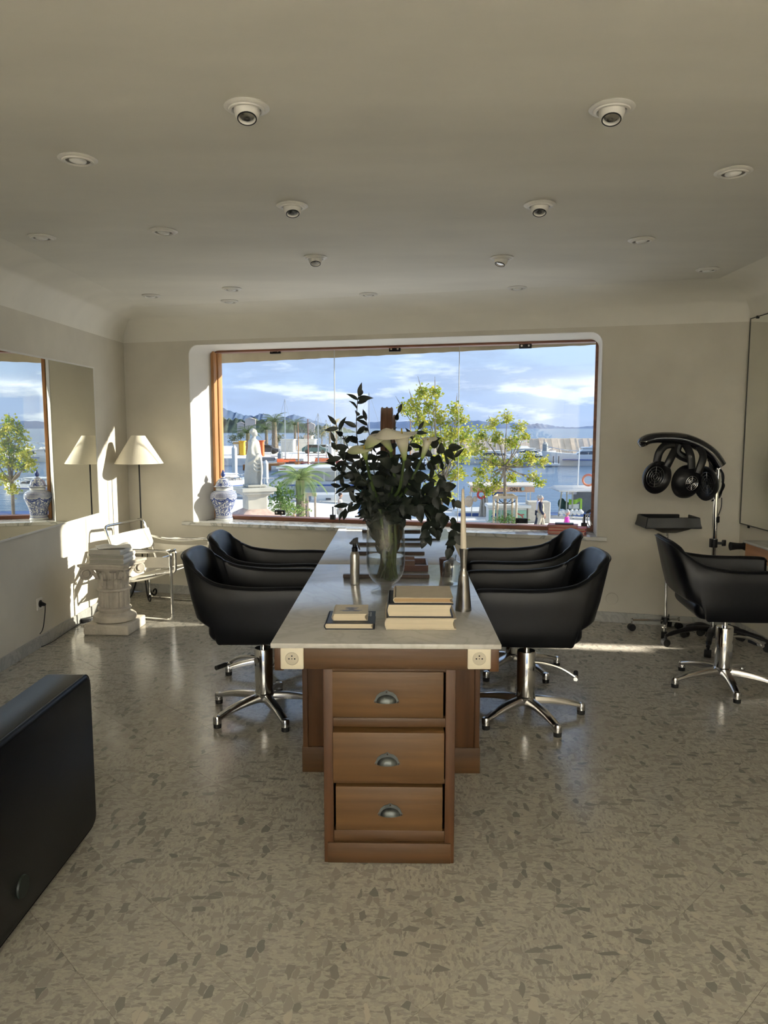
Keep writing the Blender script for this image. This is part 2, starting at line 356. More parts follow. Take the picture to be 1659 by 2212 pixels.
# side and rear walls
def wallbox(name, x0, x1, y0, y1, z0=0, z1=ZW, m=wallm):
    b = nb(); box(b, ((x0 + x1) / 2, (y0 + y1) / 2, (z0 + z1) / 2), (x1 - x0, y1 - y0, z1 - z0)); return struct(name, b, m)
b = nb(); skinrings(b, [[V((XL, YB, 0)), V((XL, wy(XL), 0)), V((XL - .2, wy(XL) + .05, 0)), V((XL - .2, YB, 0))], [V((XL, YB, ZW)), V((XL, wy(XL), ZW)), V((XL - .2, wy(XL) + .05, ZW)), V((XL - .2, YB, ZW))]]); struct('wall_left', b, wallm)
b = nb(); skinrings(b, [[V((XR, YB, 0)), V((XR, wy(XR), 0)), V((XR + .2, wy(XR) - .05, 0)), V((XR + .2, YB, 0))], [V((XR, YB, ZW)), V((XR, wy(XR), ZW)), V((XR + .2, wy(XR) - .05, ZW)), V((XR + .2, YB, ZW))]]); struct('wall_right', b, wallm)
# unseen rear wall with an opening added behind the fill lamp
b = nb(); box(b, (0, YB - .1, .17), (5.6, .2, .34)); box(b, (0, YB - .1, 2.5), (5.6, .2, .3)); box(b, (-2.45, YB - .1, 1.35), (.5, .2, 2.1)); box(b, (2.45, YB - .1, 1.35), (.5, .2, 2.1)); struct('wall_rear', b, wallm)
# window wall with the rounded opening
S0, S1, Z0, Z1, RV = -.06, 3.575, .66, 2.315, .35
def rrect(s0, s1, z0, z1, r, n=7):
    o = [(s0, z0), (s1, z0)]
    for k in range(n + 1): a = PI / 2 * k / n; o.append((s1 - r + r * math.cos(a), z1 - r + r * math.sin(a)))
    for k in range(n + 1): a = PI / 2 + PI / 2 * k / n; o.append((s0 + r + r * math.cos(a), z1 - r + r * math.sin(a)))
    return o
inner = rrect(S0, S1, Z0, Z1, .09); sc0 = (CORN[0] - WA).dot(WU) - .02; sc1 = (CORN[1] - WA).dot(WU) + .02
inner2 = rrect(S0 + .10, S1 - .035, Z0, Z1 - .03, .06)
def outermap(p):
    k = inner.index(p); n = len(inner)
    if k == 0: return (sc0, 0)
    if k == 1: return (sc1, 0)
    if k <= 9: t = (k - 2) / 7; return (sc1, Z1 - .3 + .6 * t) if False else ((sc1, ZW) if t > 0 else (sc1, ZW * .8))
    t = (k - 10) / 7; return (sc0, ZW) if t < 1 else (sc0, ZW * .8)
b = nb(); vi = [b.verts.new(wp(s, 0, z)) for s, z in inner]; vo = [b.verts.new(wp(s, RV, z)) for s, z in inner2]
n = len(inner)
flatp = [(sc0, 0), (sc1, 0), (sc1, ZW), (sc0, ZW)]
tess = mgeo.tessellate_polygon([[V((s, z, 0)) for s, z in flatp], [V((s, z, 0)) for s, z in inner]])
for off, pts, flip in ((0, flatp + inner, 0), (RV, flatp + inner2, 1)):
    vv = [b.verts.new(wp(s, off, z)) for s, z in pts] if off else ([b.verts.new(wp(s, 0, z)) for s, z in flatp] + vi)
    if off: vv = vv[:4] + vo; 
    for t in tess:
        try: b.faces.new([vv[i] for i in t])
        except ValueError: pass
for k in range(n): b.faces.new((vi[k], vi[(k + 1) % n], vo[(k + 1) % n], vo[k]))
for f in b.faces: f.material_index = 0
b.normal_update()
struct('wall_window', b, [wallm], ang=30)
# plaster lining of the deep reveal, a hair inside the opening
b = nb(); li = rrect(S0 + .001, S1 - .001, Z0, Z1 - .001, .09); lo = rrect(S0 + .101, S1 - .036, Z0, Z1 - .031, .06)
lii = rrect(S0 + .006, S1 - .006, Z0, Z1 - .006, .09); lo2 = rrect(S0 + .106, S1 - .041, Z0, Z1 - .036, .06)
a_ = [[b.verts.new(wp(s, o_, z)) for s, z in L_] for o_, L_ in ((-.004, li), (-.004, lii), (RV, lo2), (RV, lo))]
for q in range(4):
    for k in range(1, n):
        b.faces.new((a_[q][k], a_[q][(k + 1) % n], a_[(q + 1) % 4][(k + 1) % n], a_[(q + 1) % 4][k]))
struct('trim_1', b, whitem)['label'] = 'white plaster lining of the window reveal'
# cove and ceiling
b = nb(); rs = []
for k in range(13):
    t = PI / 2 * k / 12; rs.append([p + V((0, 0, ZW + (ZC - ZW) * math.sin(t))) for p in inset(.36 * (1 - math.cos(t)))])
skinrings(b, rs, cap=False)
struct('trim_2', b, covem, ang=50)['label'] = 'curved plaster cove between walls and ceiling'
b = nb(); q = inset(.359); skinrings(b, [[p + V((0, 0, ZC)) for p in q], [p + V((0, 0, ZC + .2)) for p in [c + (c - V((0, 2, 0))).normalized() * .2 for c in CORN]]]); struct('ceiling', b, covem)
# block light leaking above the cove
b = nb(); P = [CORN[0] + V((-.2, .4, 0)), CORN[1] + V((.2, .4, 0)), CORN[2] + V((.2, -.2, 0)), CORN[3] + V((-.2, -.2, 0))]
rs = [[p + V((0, 0, ZW)) for p in P], [p + V((0, 0, ZC + .25)) for p in P]]; skinrings(b, rs, cap=False); b.faces.new([b.verts.new(p + V((0, 0, ZC + .25))) for p in P]); struct('wall_upper', b, whitem)
# skirting
def skirt(name, a, c, nrm, cuts):
    root = None; L_ = (c - a).length; d = (c - a).normalized(); x = 0; i = 0
    root = thing(name, 'grey marble skirting', 'skirting'); del root['category']; del root['label']; root['kind'] = 'structure'; root.location = a
    while x < L_ - .01:
        w = min(cuts, L_ - x); bb = nb(); p = d * (x + w / 2) + nrm * .008
        box(bb, (p.x, p.y, .041), (w - .002, .016, .082), math.atan2(d.y, d.x), .002, 1); obj('slab', bb, basem, root); x += w
skirt('baseboard_left', CORN[0] - V((0, .03, 0)), V((XL, .5, 0)), V((1, 0, 0)), 1.22)
skirt('baseboard_window', wp(sc0 + .05, 0, 0), wp(sc1 - .05, 0, 0), -WN, .96)
skirt('baseboard_right', CORN[1] - V((0, .03, 0)), V((XR, .5, 0)), V((-1, 0, 0)), 1.22)
# window: timber frame, three butt-jointed panes, black patch clamps
FO = RV - .07
win = thing('window_1', 'x', 'window'); del win['category']; del win['label']; win['kind'] = 'structure'
fs0, fs1, fz0, fz1 = S0 + .085, S1 - .03, .685, Z1 - .02
def wbar(s0, s1, z0, z1, o0, o1, m, name='frame_bar', bev=.004):
    bb = nb(); c = wp((s0 + s1) / 2, (o0 + o1) / 2, (z0 + z1) / 2); box(bb, c, (s1 - s0, o1 - o0, z1 - z0), WANG, bev, 1); return obj(name, bb, m, win)
wbar(fs0, fs0 + .030, fz0, fz1, RV - .10, RV + .05, framew); wbar(fs0 + .030, fs0 + .042, fz0, fz1, RV - .03, RV + .05, framew)
wbar(fs1 - .028, fs1, fz0, fz1, FO, RV + .05, redw); wbar(fs0, fs1, fz1 - .028, fz1, FO, RV + .05, redw); wbar(fs0, fs1, fz0, fz0 + .04, FO, RV + .05, redw)
GO = RV + .01; seams = [fs0 + .035, None, None, fs1 - .02]
for i, px in ((1, 723), (2, 991)): seams[i] = (fw(px, 900, GO) - WA).dot(WU)
for i in range(3):
    bb = nb(); s0, s1 = seams[i] + .0015, seams[i + 1] - .0015; box(bb, wp((s0 + s1) / 2, GO, (fz0 + fz1) / 2), (s1 - s0, .008, fz1 - fz0 - .03), WANG); obj('pane', bb, paneg, win)
for i in (1, 2):
    bb = nb(); box(bb, wp(seams[i], GO, (fz0 + fz1) / 2), (.005, .009, fz1 - fz0 - .05), WANG); obj('joint_seal', bb, mat('silicone', (.55, .58, .58), .3), win)
for px, py in ((595, 759), (853, 754), (1135, 747), (605, 1107), (1127, 1125)):
    p = fw(px, py, GO - .02); bb = nb(); box(bb, p, (.105, .02, .045), WANG, .002, 1); h = obj('glass_clamp', bb, blackp, win)
    bb = nb()
    for dx in (-.03, .03): cyl(bb, p + WU * dx - WN * .010, p + WU * dx - WN * .016, .009, n=10)
    obj('screw', bb, chrome, h)
for px, py in ((1262, 1127), (719, 1108)):
    p = fw(px, py, FO - .01); p.z = fz0 + .06; bb = nb(); box(bb, p, (.05, .03, .045), WANG, .003, 1); cyl(bb, p, p + V((0, 0, .09)), .006, n=8); sph(bb, p + V((0, 0, .09)), .008, 8); obj('window_stay', bb, blackp, win)
# sill
bb = nb(); s0, s1 = -.155, 3.65
for k, (a, c) in enumerate(((s0, 1.35), (1.352, s1))):
    bb = nb(); L_ = c - a; q = [wp(a, -.045, 0), wp(c, -.045, 0), wp(min(c, S1 + .0), -.0, 0)]
    box(bb, wp((a + c) / 2, -.022, .678), (L_, .046, .03), WANG, .003, 1)
    a2, c2 = max(a, S0 + .0), min(c, S1)
    box(bb, wp((a2 + c2) / 2, FO / 2 + .0, .678), (c2 - a2, FO - .002, .03), WANG, 0)
    if k == 0: sillp = struct('trim_3', bb, sillm); sillp['label'] = 'grey veined marble window sill'
    else: obj('slab', bb, sillm, sillp)
SZ = .693
# left wall mirror, right wall mirror
def wallmirror(label, X, sgn, y0, y1, z0, z1, fm, fwid, joints=()):
    t = thing('wall_mirror', label, 'mirror', (X, (y0 + y1) / 2, z0)); h = (y1 - y0) / 2; H = z1 - z0
    bb = nb(); box(bb, (sgn * .007, 0, H / 2), (.010, 2 * h - .004, H - .004)); obj('glass', bb, mirrorm, t)
    bb = nb()
    for yy in (-h, h): box(bb, (sgn * .008, yy, H / 2), (.014, fwid, H + fwid))
    for zz in (0, H): box(bb, (sgn * .008, 0, zz), (.014, 2 * h, fwid))
    obj('frame', bb, fm, t); return t
ml = wallmirror('large frameless mirror with a pale edge strip on the sunlit left wall', XL, 1, 3.2, 6.41, .835, 2.063, whitep, .012)
mr_ = wallmirror('tall mirror with a thin dark edge on the right wall', XR, -1, 3.0, 5.80, .84, 2.366, mat('dark_edge', (.06, .06, .05), .5), .006)
for px, py in ((1636, 685), (1617, 1138)):
    p = fx(px, py, XR - .015); bb = nb(); box(bb, p - V(mr_.location), (.014, .02, .02), 0, .003, 1); obj('clip', bb, blackp, mr_)
# blank cover plate on window wall, socket on the left wall
p = fw(1322, 1293, -.002); bb = nb(); cyl(bb, (0, 0, 0), -WN * .006, .048, .046, 28); o = obj('cover_plate', bb, wallm, None, p); tag(o, 'round blank cover plate low on the wall under the window', 'cover plate')
p = fx(84, 1304, XL + .001)
t = thing('wall_socket', 'white wall socket with a black plug on the left wall', 'socket', p); bb = nb(); box(bb, (.005, 0, 0), (.010, .08, .085), 0, .003, 2); obj('plate', bb, whitep, t)
bb = nb(); cyl(bb, (.010, .0, 0), (.014, .0, 0), .026, n=20); obj('well', bb, blackp, t)
pk = p.copy()
t = thing('power_cable', 'black lamp cable with plug running from wall socket along skirting', 'cable', (0, 0, 0))
bb = nb(); cyl(bb, pk + V((.012, 0, 0)), pk + V((.05, -.01, -.005)), .018, .010, 14); obj('plug', bb, blackp, t)
bb = nb(); pts = [pk + V((.05, -.01, -.005)), fx(97, 1325, XL + .07), fx(92, 1360, XL + .06), fz(78, 1380, .02), fz(84, 1397, .006), fz(110, 1388, .006), fz(140, 1368, .006), fz(165, 1352, .006), fz(192, 1338, .006), V((-2.47, 6.35, .006)), V((-2.46, 6.75, .006))]
tube(bb, sm(pts, 6), .0035, 6); obj('cord', bb, blackp, t)
c_ = fz(192, 1338, .02); bb = nb(); box(bb, c_, (.045, .13, .035), -.6, .006, 2); obj('inline_switch', bb, blackp, t)
# ================================================================ ceiling spotlights
def downlight(x, y, kind, az, label, grp):
    t = thing('ceiling_spotlight', label, 'ceiling light', (x, y, ZC), 0, grp); bb = nb()
    prof = [(.072, 0), (.075, -.004), (.066, -.010), (.060, -.010), (.058, -.014), (.050, -.015), (.046, -.010), (.046, .01)]
    lathe(bb, [(.04, .01)] + prof[::-1][:0] + prof, n=36); bmesh.ops.remove_doubles(bb, verts=bb.verts[:], dist=1e-6); obj('trim_ring', bb, whitep, t)
    Mx = Matrix.Rotation(az, 3, 'Z') @ Matrix.Rotation(-.35 if kind else .25, 3, 'X')
    if kind == 1:
        bb = nb(); lathe(bb, [(.041, .0), (.043, -.018), (.038, -.036), (.031, -.047), (.028, -.047), (.026, -.038), (.02, -.03)], n=28, M=Mx); obj('eyeball', bb, whitep, t)
        bb = nb(); torus(bb, Mx @ V((0, 0, -.047)), .030, .0022, Mx @ V((0, 0, 1)), 24, 6); obj('dark_rim', bb, blackp, t)
        bb = nb(); lathe(bb, [(.001, -.0445), (.010, -.0455), (.018, -.044), (.026, -.041)], n=20, M=Mx); obj('bulb', bb, alum, t)
    else:
        bb = nb(); lathe(bb, [(.046, -.009), (.044, -.004), (.030, .004)], n=24); obj('recess', bb, mat('shadow_grey', (.22, .21, .19), .7), t)
        bb = nb(); lathe(bb, [(.034, .0), (.034, -.010), (.028, -.017), (.015, -.021), (.001, -.022)], n=24, M=Mx); obj('bulb', bb, whitec, t)
LD = [((533, 230), 1, .2, 'nearest left eyeball ceiling spotlight with bright steel lamp'), ((1322, 232), 1, -.3, 'nearest right eyeball ceiling spotlight pointing down with dim lamp'),
      ((168, 342), 0, .9, 'large recessed white spotlight nearest the left wall'), ((1584, 370), 0, -.9, 'large recessed white spotlight at the right frame edge'),
      ((631, 443), 1, .3, 'second eyeball spotlight of the left middle row'), ((1166, 441), 1, -.2, 'second eyeball spotlight of the right middle row'),
      ((353, 498), 0, .9, 'recessed white spotlight second in the left outer row'), ((1386, 517), 0, -.8, 'recessed white spotlight second in the right outer row'),
      ((90, 511), 0, .1, 'small white spotlight by the cove over the left mirror'), ((681, 555), 1, .2, 'third eyeball spotlight of the left middle row with black rim'),
      ((1084, 556), 1, -.9, 'third eyeball spotlight of the right middle row'), ((796, 635), 0, .1, 'white spotlight above the middle of the window'),
      ((1117, 621), 0, -.2, 'white spotlight above the right part of the window'), ((496, 650), 0, 0., 'white spotlight nearest the window at left'),
      ((501, 623), 0, .2, 'flat white spotlight just before the one nearest the window at left'), ((327, 638), 0, .2, 'faint white spotlight near the far left corner'), ((1528, 581), 0, -.6, 'white spotlight by the right cove near the hair dryer')]
for (px, py), k, az, lb in LD:
    p = fz(px, py, ZC); downlight(p.x, p.y, k, az, lb, 'recessed ceiling spotlights')
# ================================================================ work table
TZ = .815
def T(x, y): return fz(x, y, TZ)
ty0 = T(830, 1391).y; ty1 = T(850, 1142).y; tx0 = T(583, 1391).x; tx1 = T(1083, 1391).x; tc_ = (tx0 + tx1) / 2
tab = thing('work_table', 'long pine drawer table with a pale marble top in the middle of the room', 'table', (tc_, ty0, 0))
hw = (tx1 - tx0) / 2; ys = T(750, 1219).y - ty0; tl = ty1 - ty0
for a, c in ((0, ys - .001), (ys + .001, tl)):
    bb = nb(); box(bb, (0, (a + c) / 2, TZ - .009), (2 * hw, c - a, .018), 0, .003, 2); obj('marble_top', bb, tablem, tab)
def tb_(name, x0, x1, y0, y1, z0, z1, m, bev=.003, parent=tab):
    bb = nb(); box(bb, ((x0 + x1) / 2, (y0 + y1) / 2, (z0 + z1) / 2), (x1 - x0, y1 - y0, z1 - z0), 0, bev, 2); return obj(name, bb, m, parent)
AZ = fy(840, 1447, ty0 + .01).z
tb_('apron', -hw + .015, hw - .01, .012, .05, AZ, TZ - .018, pineH); tb_('apron_end', -hw + .012, -hw + .045, .006, .02, AZ - .004, TZ - .019, pineV); tb_('apron_end', hw - .04, hw - .007, .006, .02, AZ - .004, TZ - .019, pineV)
tb_('apron_side', -hw + .015, -hw + .045, .05, tl - .03, AZ, TZ - .018, pineH); tb_('apron_side', hw - .045, hw - .012, .05, tl - .03, AZ, TZ - .018, pineH)
# drawer pedestal at the near end (x extents from the photo)
k = ty0 + .02; cl = fy(698, 1500, k).x - tc_; cr = fy(984, 1500, k).x - tc_
dy = .018
tb_('cabinet_side', cl, cl + .02, dy, .78, .0, AZ, pineV); tb_('cabinet_side', cr - .02, cr, dy, .78, .0, AZ, pineV)
tb_('cabinet_back', cl + .02, cr - .02, .76, .775, .0, AZ, pineH)
def dz(y): return fy(840, y, k).z
rails = [(AZ - .012, AZ), (dz(1571), dz(1551)), (dz(1693), dz(1682)), (dz(1818), dz(1794))]
for a, c in rails: tb_('rail', cl + .02, cr - .02, dy + .002, .05, min(a, c), max(a, c), pineH)
tb_('stile', cl + .0, cl + .035, dy - .004, .03, 0, AZ, pineV); tb_('stile', cr - .035, cr, dy - .004, .03, 0, AZ, pineV)
tb_('plinth', cl + .012, cr - .012, dy - .010, .03, .002, dz(1818), pineH)
for i, (yt, yb, proud, x0, x1) in enumerate(((1449, 1551, .0, 717, 958), (1575, 1682, .022, 719, 960), (1696, 1793, .004, 724, 958))):
    a, c = fy(x0, 1500, k).x - tc_, fy(x1, 1500, k).x - tc_
    d = tb_('drawer', a, c, dy - .004 - proud, .5, dz(yb) + .002, dz(yt) - .002, pineD, .004)
    hx = (835, 837, 843)[i]; hz = (1508, 1636, 1750)[i]; p = V((fy(hx, hz, k).x - tc_, dy - .004 - proud, dz(hz)))
    bb = nb()
    def cup(u, v):
        th = PI * u; ph = PI / 2 * v; return p + V((.036 * math.cos(th) * math.sin(ph) , -.020 * math.cos(ph) - .001, -.012 + .027 * math.sin(th) * math.sin(ph) + 0))
    surf(bb, cup, 16, 8); thick(bb, .002)
    pl_ = [(-.056, -.014), (-.05, -.022), (.05, -.022), (.056, -.014), (.05, -.004), (.044, .012), (.028, .026), (.008, .032), (0, .038), (-.008, .032), (-.028, .026), (-.044, .012), (-.05, -.004)]
    prism(bb, [(x * .80, z * .80 + .002) for x, z in pl_], 0, .003, Matrix.Translation(p + V((0, .0, 0))) @ Matrix.Rotation(PI / 2, 4, 'X'))
    h = obj('cup_handle', bb, pewter, d)
    bb = nb(); 
    for sx in (-1, 1): sph(bb, p + V((sx * .040, -.004, -.011)), .003, 8)
    sph(bb, p + V((0, -.004, .025)), .003, 8); obj('screw', bb, brownw, h)
# wider cabinets behind
yb0 = fz(845, 1668).y - ty0; wl = fz(656, 1668).x - tc_; wr = fz(1033, 1668).x - tc_
tb_('rear_cabinet', wl, wr, yb0, tl - .25, .10, AZ, pineV, .004); tb_('rear_plinth', wl - .006, wr + .006, yb0 - .008, tl - .24, .0, .12, pineH)
for sx in (wl + .01, wr - .01): tb_('corner_post', sx - .012, sx + .012, yb0 - .006, yb0 + .02, .0, AZ, pineV)
for yy in (.9, 1.5, 2.1):
    for zz in (.16, .42):
        d = tb_('side_drawer', wl - .016, wl + .01, yy, yy + .5, zz, zz + .23, pineD)
        bb = nb(); sph(bb, (wl - .026, yy + .25, zz + .12), (.016, .03, .014), 10); obj('knob', bb, pewter, d)
# sockets on the apron
for px in (631, 1035):
    p = fy(px, 1422, ty0 + .008) - V((tc_, ty0, 0)); bb = nb(); box(bb, p, (.082, .012, .078), 0, .005, 2); s_ = obj('socket_plate', bb, socketm, tab)
    bb = nb(); torus(bb, p + V((0, -.006, 0)), .022, .0016, (0, 1, 0), 28, 6); disc(bb, p + V((0, -.0062, 0)), .021, (0, -1, 0), 24, .0006); obj('socket_well', bb, mat('socket_inner', (.52, .47, .37), .5), s_)
    bb = nb()
    for dx, dzz in ((-.010, 0), (.010, 0), (0, .010), (0, 0)): disc(bb, p + V((dx, -.0066, dzz)), .0028 if dx or dzz else .002, (0, -1, 0), 10, .0006)
    obj('socket_hole', bb, blackp, s_)
p = T(655, 1262); tb_('side_socket', -hw - .006, -hw + .02, p.y - ty0 - .04, p.y - ty0 + .04, .71, .785, socketm)
# ================================================================ black salon chairs
def make_chair(label, loc, rz, lever=.6, baserot=0.):
    t = thing('styling_chair', label, 'chair', loc, rz, 'black leather salon chairs')
    half = [(.315, .255, .67, .44), (.30, .268, .695, .41), (.20, .278, .70, .398), (.05, .285, .698, .395), (-.07, .288, .703, .395), (-.15, .288, .718, .395), (-.190, .286, .745, .40), (-.212, .283, .770, .475), (-.250, .268, .820, .50), (-.282, .215, .848, .505), (-.296, .10, .856, .51), (-.298, .0, .858, .51)]
    half = [(x_, y_, a_ + .058, b_ + .063) for x_, y_, a_, b_ in half]
    ctr = [V(p[:2] + (0,)) for p in half]; full = half + [(x, -y, a, c) for x, y, a, c in half[-2::-1]]
    P2 = sm([(x, y, 0) for x, y, a, c in full], 4); PZ = sm([(a, c, 0) for x, y, a, c in full], 4); N_ = len(P2)
    def lean(x, y, z, i):
        w = min(1, max(0, (-.08 - x) / .17)); w = w * w * (3 - 2 * w)
        return V((x - max(0, z - .50) * .27 * w, y * (1 - max(0, z - .68) * .95 * w), z))
    rs = []; rim = []
    for i in range(N_):
        p = P2[i]; d = (P2[min(i + 1, N_ - 1)] - P2[max(i - 1, 0)]).normalized(); nin = V((d.y, -d.x, 0))
        if nin.dot(V((.02, 0, 0)) - p) < 0: nin = -nin
        zt, zb = PZ[i].x, PZ[i].y; th = .042; r = []
        for k, (o, f) in enumerate(((.012, 0), (0, .06), (0, .35), (0, .65), (0, .93), (.008, .985), (.020, 1), (.034, .985), (th, .93), (th, .6), (th, .3), (th, .05), (th * .7, 0))):
            z = zb + (zt - zb) * f; q = p + nin * o; r.append(lean(q.x, q.y, z, i))
        rs.append(r); rim.append(lean(p.x, p.y, zb + (zt - zb) * .965, i) - nin * .001)
    bb = nb(); skinrings(bb, rs); obj('shell', bb, blackl, t, ang=50)
    bb = nb(); tube(bb, rim, .0035, 6); obj('piping', bb, blackl, t)
    bb = nb(); box(bb, (.035, 0, .515), (.53, .50, .12), 0, .045, 4)
    for v in bb.verts:
        if v.co.x < -.1: v.co.x -= .02 * (1 - abs(v.co.z - .515) / .07)
    obj('seat_cushion', bb, blackl, t)
    bb = nb(); box(bb, (.0, 0, .447), (.20, .16, .02), 0, .004, 1); cyl(bb, (0, 0, .355), (0, 0, .445), .016, n=16); obj('seat_mount', bb, chrome, t)
    bb = nb(); lathe(bb, [(.001, .105), (.049, .105), (.050, .11), (.050, .358), (.047, .364), (.001, .364)], n=32); obj('hydraulic_column', bb, chrome, t)
    bb = nb(); lathe(bb, [(.001, .06), (.030, .06), (.046, .085), (.055, .10), (.056, .108), (.048, .118), (.042, .122), (.001, .122)], n=32); obj('base_hub', bb, alum, t)
    for k in range(5):
        a = baserot + k * 2 * PI / 5; dr = V((math.cos(a), math.sin(a), 0)); nn = V((-math.sin(a), math.cos(a), 0)); bb = nb(); rs = []
        for q in range(11):
            s_ = q / 10; rr = .035 + .280 * s_; zt = .112 - .052 * s_ ** 1.9; hh = .044 - .022 * s_ if s_ < .95 else .026; w = .025 - .005 * s_
            r = []
            for (yy, zz) in ((-1, -.95), (-1.02, -.35), (-.75, -.05), (-.3, 0), (.3, 0), (.75, -.05), (1.02, -.35), (1, -.95), (.6, -1), (-.6, -1)): r.append(dr * rr + nn * (yy * w) + V((0, 0, zt + zz * hh)))
            rs.append(r)
        skinrings(bb, rs); e = dr * .310; lathe(bb, [(.001, .024), (.0225, .024), (.0225, .052), (.018, .062), (.001, .066)], e, 18)
        lg = obj('leg', bb, alum, t, ang=45)
        bb = nb(); cyl(bb, e + V((0, 0, 0)), e + V((0, 0, .025)), .0205, .0215, 18); obj('glide', bb, rubber, lg)
    dr = V((math.cos(lever), math.sin(lever), 0)); nn = V((-dr.y, dr.x, 0))
    bb = nb(); tube(bb, sm([dr * .03 + V((0, 0, .30)), dr * .10 + V((0, 0, .298)), dr * .19 + V((0, 0, .275)), dr * .265 + V((0, 0, .232))], 5), .009, 8); cyl(bb, dr * .262 + nn * -.02 + V((0, 0, .23)), dr * .262 + nn * .03 + V((0, 0, .23)), .011, n=12)
    pp = obj('pump_lever', bb, chrome, t); bb = nb(); cyl(bb, dr * .262 + nn * .025 + V((0, 0, .23)), dr * .262 + nn * .10 + V((0, 0, .23)), .013, n=12); obj('lever_grip', bb, rubber, pp)
    bb = nb(); cyl(bb, nn * .03 + V((0, 0, .305)), nn * .062 + V((0, 0, .305)), .016, n=14); obj('lock_knob', bb, alum, t)
    return t
def pole(px, py, z=.09): return fz(px, py, z)
p = pole(571, 1503); ch1 = make_chair('black leather salon chair nearest the camera on the left side of the table', (p.x, p.y, 0), .0, 2.6, .21)
p = pole(600, 1424); make_chair('black leather salon chair on the left side of the table nearer the window', (p.x, p.y, 0), .02, -1.2, -.5)
p = pole(1135, 1510); make_chair('black leather salon chair nearest the camera on the right side of the table', (p.x, p.y, 0), PI + .0, 2.9, .70)
p = pole(1128, 1416); make_chair('black leather salon chair on the right side of the table nearer the window', (p.x - .06, p.y, 0), PI - .03, 2.0, .9)
p = pole(1561, 1448); make_chair('black leather salon chair facing the mirror on the right wall', (p.x, p.y, 0), -.10, .35, .90)
# ================================================================ black sofa, seen from behind its back panel
def sofa():
    t = thing('leather_sofa', 'black leather sofa with rounded back panel cut by the left frame edge', 'sofa', (-1.172, 2.80, 0), 0)
    bb = nb(); pr = []; L_, z0, z1, r = 2.2, .025, .637, .05
    def rr(x, w, off):
        o = []; 
        for (cy_, cz_, a0) in ((-r, z1 - r, 0), (-L_ + r, z1 - r, PI / 2), (-L_ + r, z0 + r, PI), (-r, z0 + r, 1.5 * PI)):
            for k in range(6): a = a0 + PI / 2 * k / 5; o.append(V((x, cy_ + (r - off) * math.cos(a), cz_ + (r - off) * math.sin(a))))
        return o
    rs = [rr(x, 0, o) for x, o in ((-.165, .02), (-.16, .008), (-.15, .0), (-.02, .0), (-.008, .004), (0, .016))]; skinrings(bb, rs); obj('back_panel', bb, blackl, t, ang=40)
    bb = nb(); q = rr(-.010, 0, .003); tube(bb, q, .004, 6, True); obj('piping', bb, blackl, t)
    bb = nb(); box(bb, (-.52, -1.1, .22), (.72, 2.1, .26), 0, .04, 3); obj('seat_base', bb, blackl, t)
    for y in (-.58, -1.62): bb = nb(); box(bb, (-.52, y, .385), (.70, 1.03, .10), 0, .04, 3); obj('seat_cushion', bb, blackl, t)
    for x, y in ((-.05, -.08), (-.80, -.12), (-.05, -2.1), (-.80, -2.08)):
        bb = nb(); cyl(bb, (x, y, 0), (x, y, .10), .022, .028, 16); obj('foot', bb, rubber, t)
    p = fx(48, 1915, -1.172); bb = nb(); cyl(bb, p - V((-1.172, 2.80, 0)), p - V((-1.172, 2.80, 0)) + V((.006, 0, 0)), .036, .034, 28); obj('round_badge', bb, mat('dull_green', (.012, .02, .017), .45), t)
sofa()
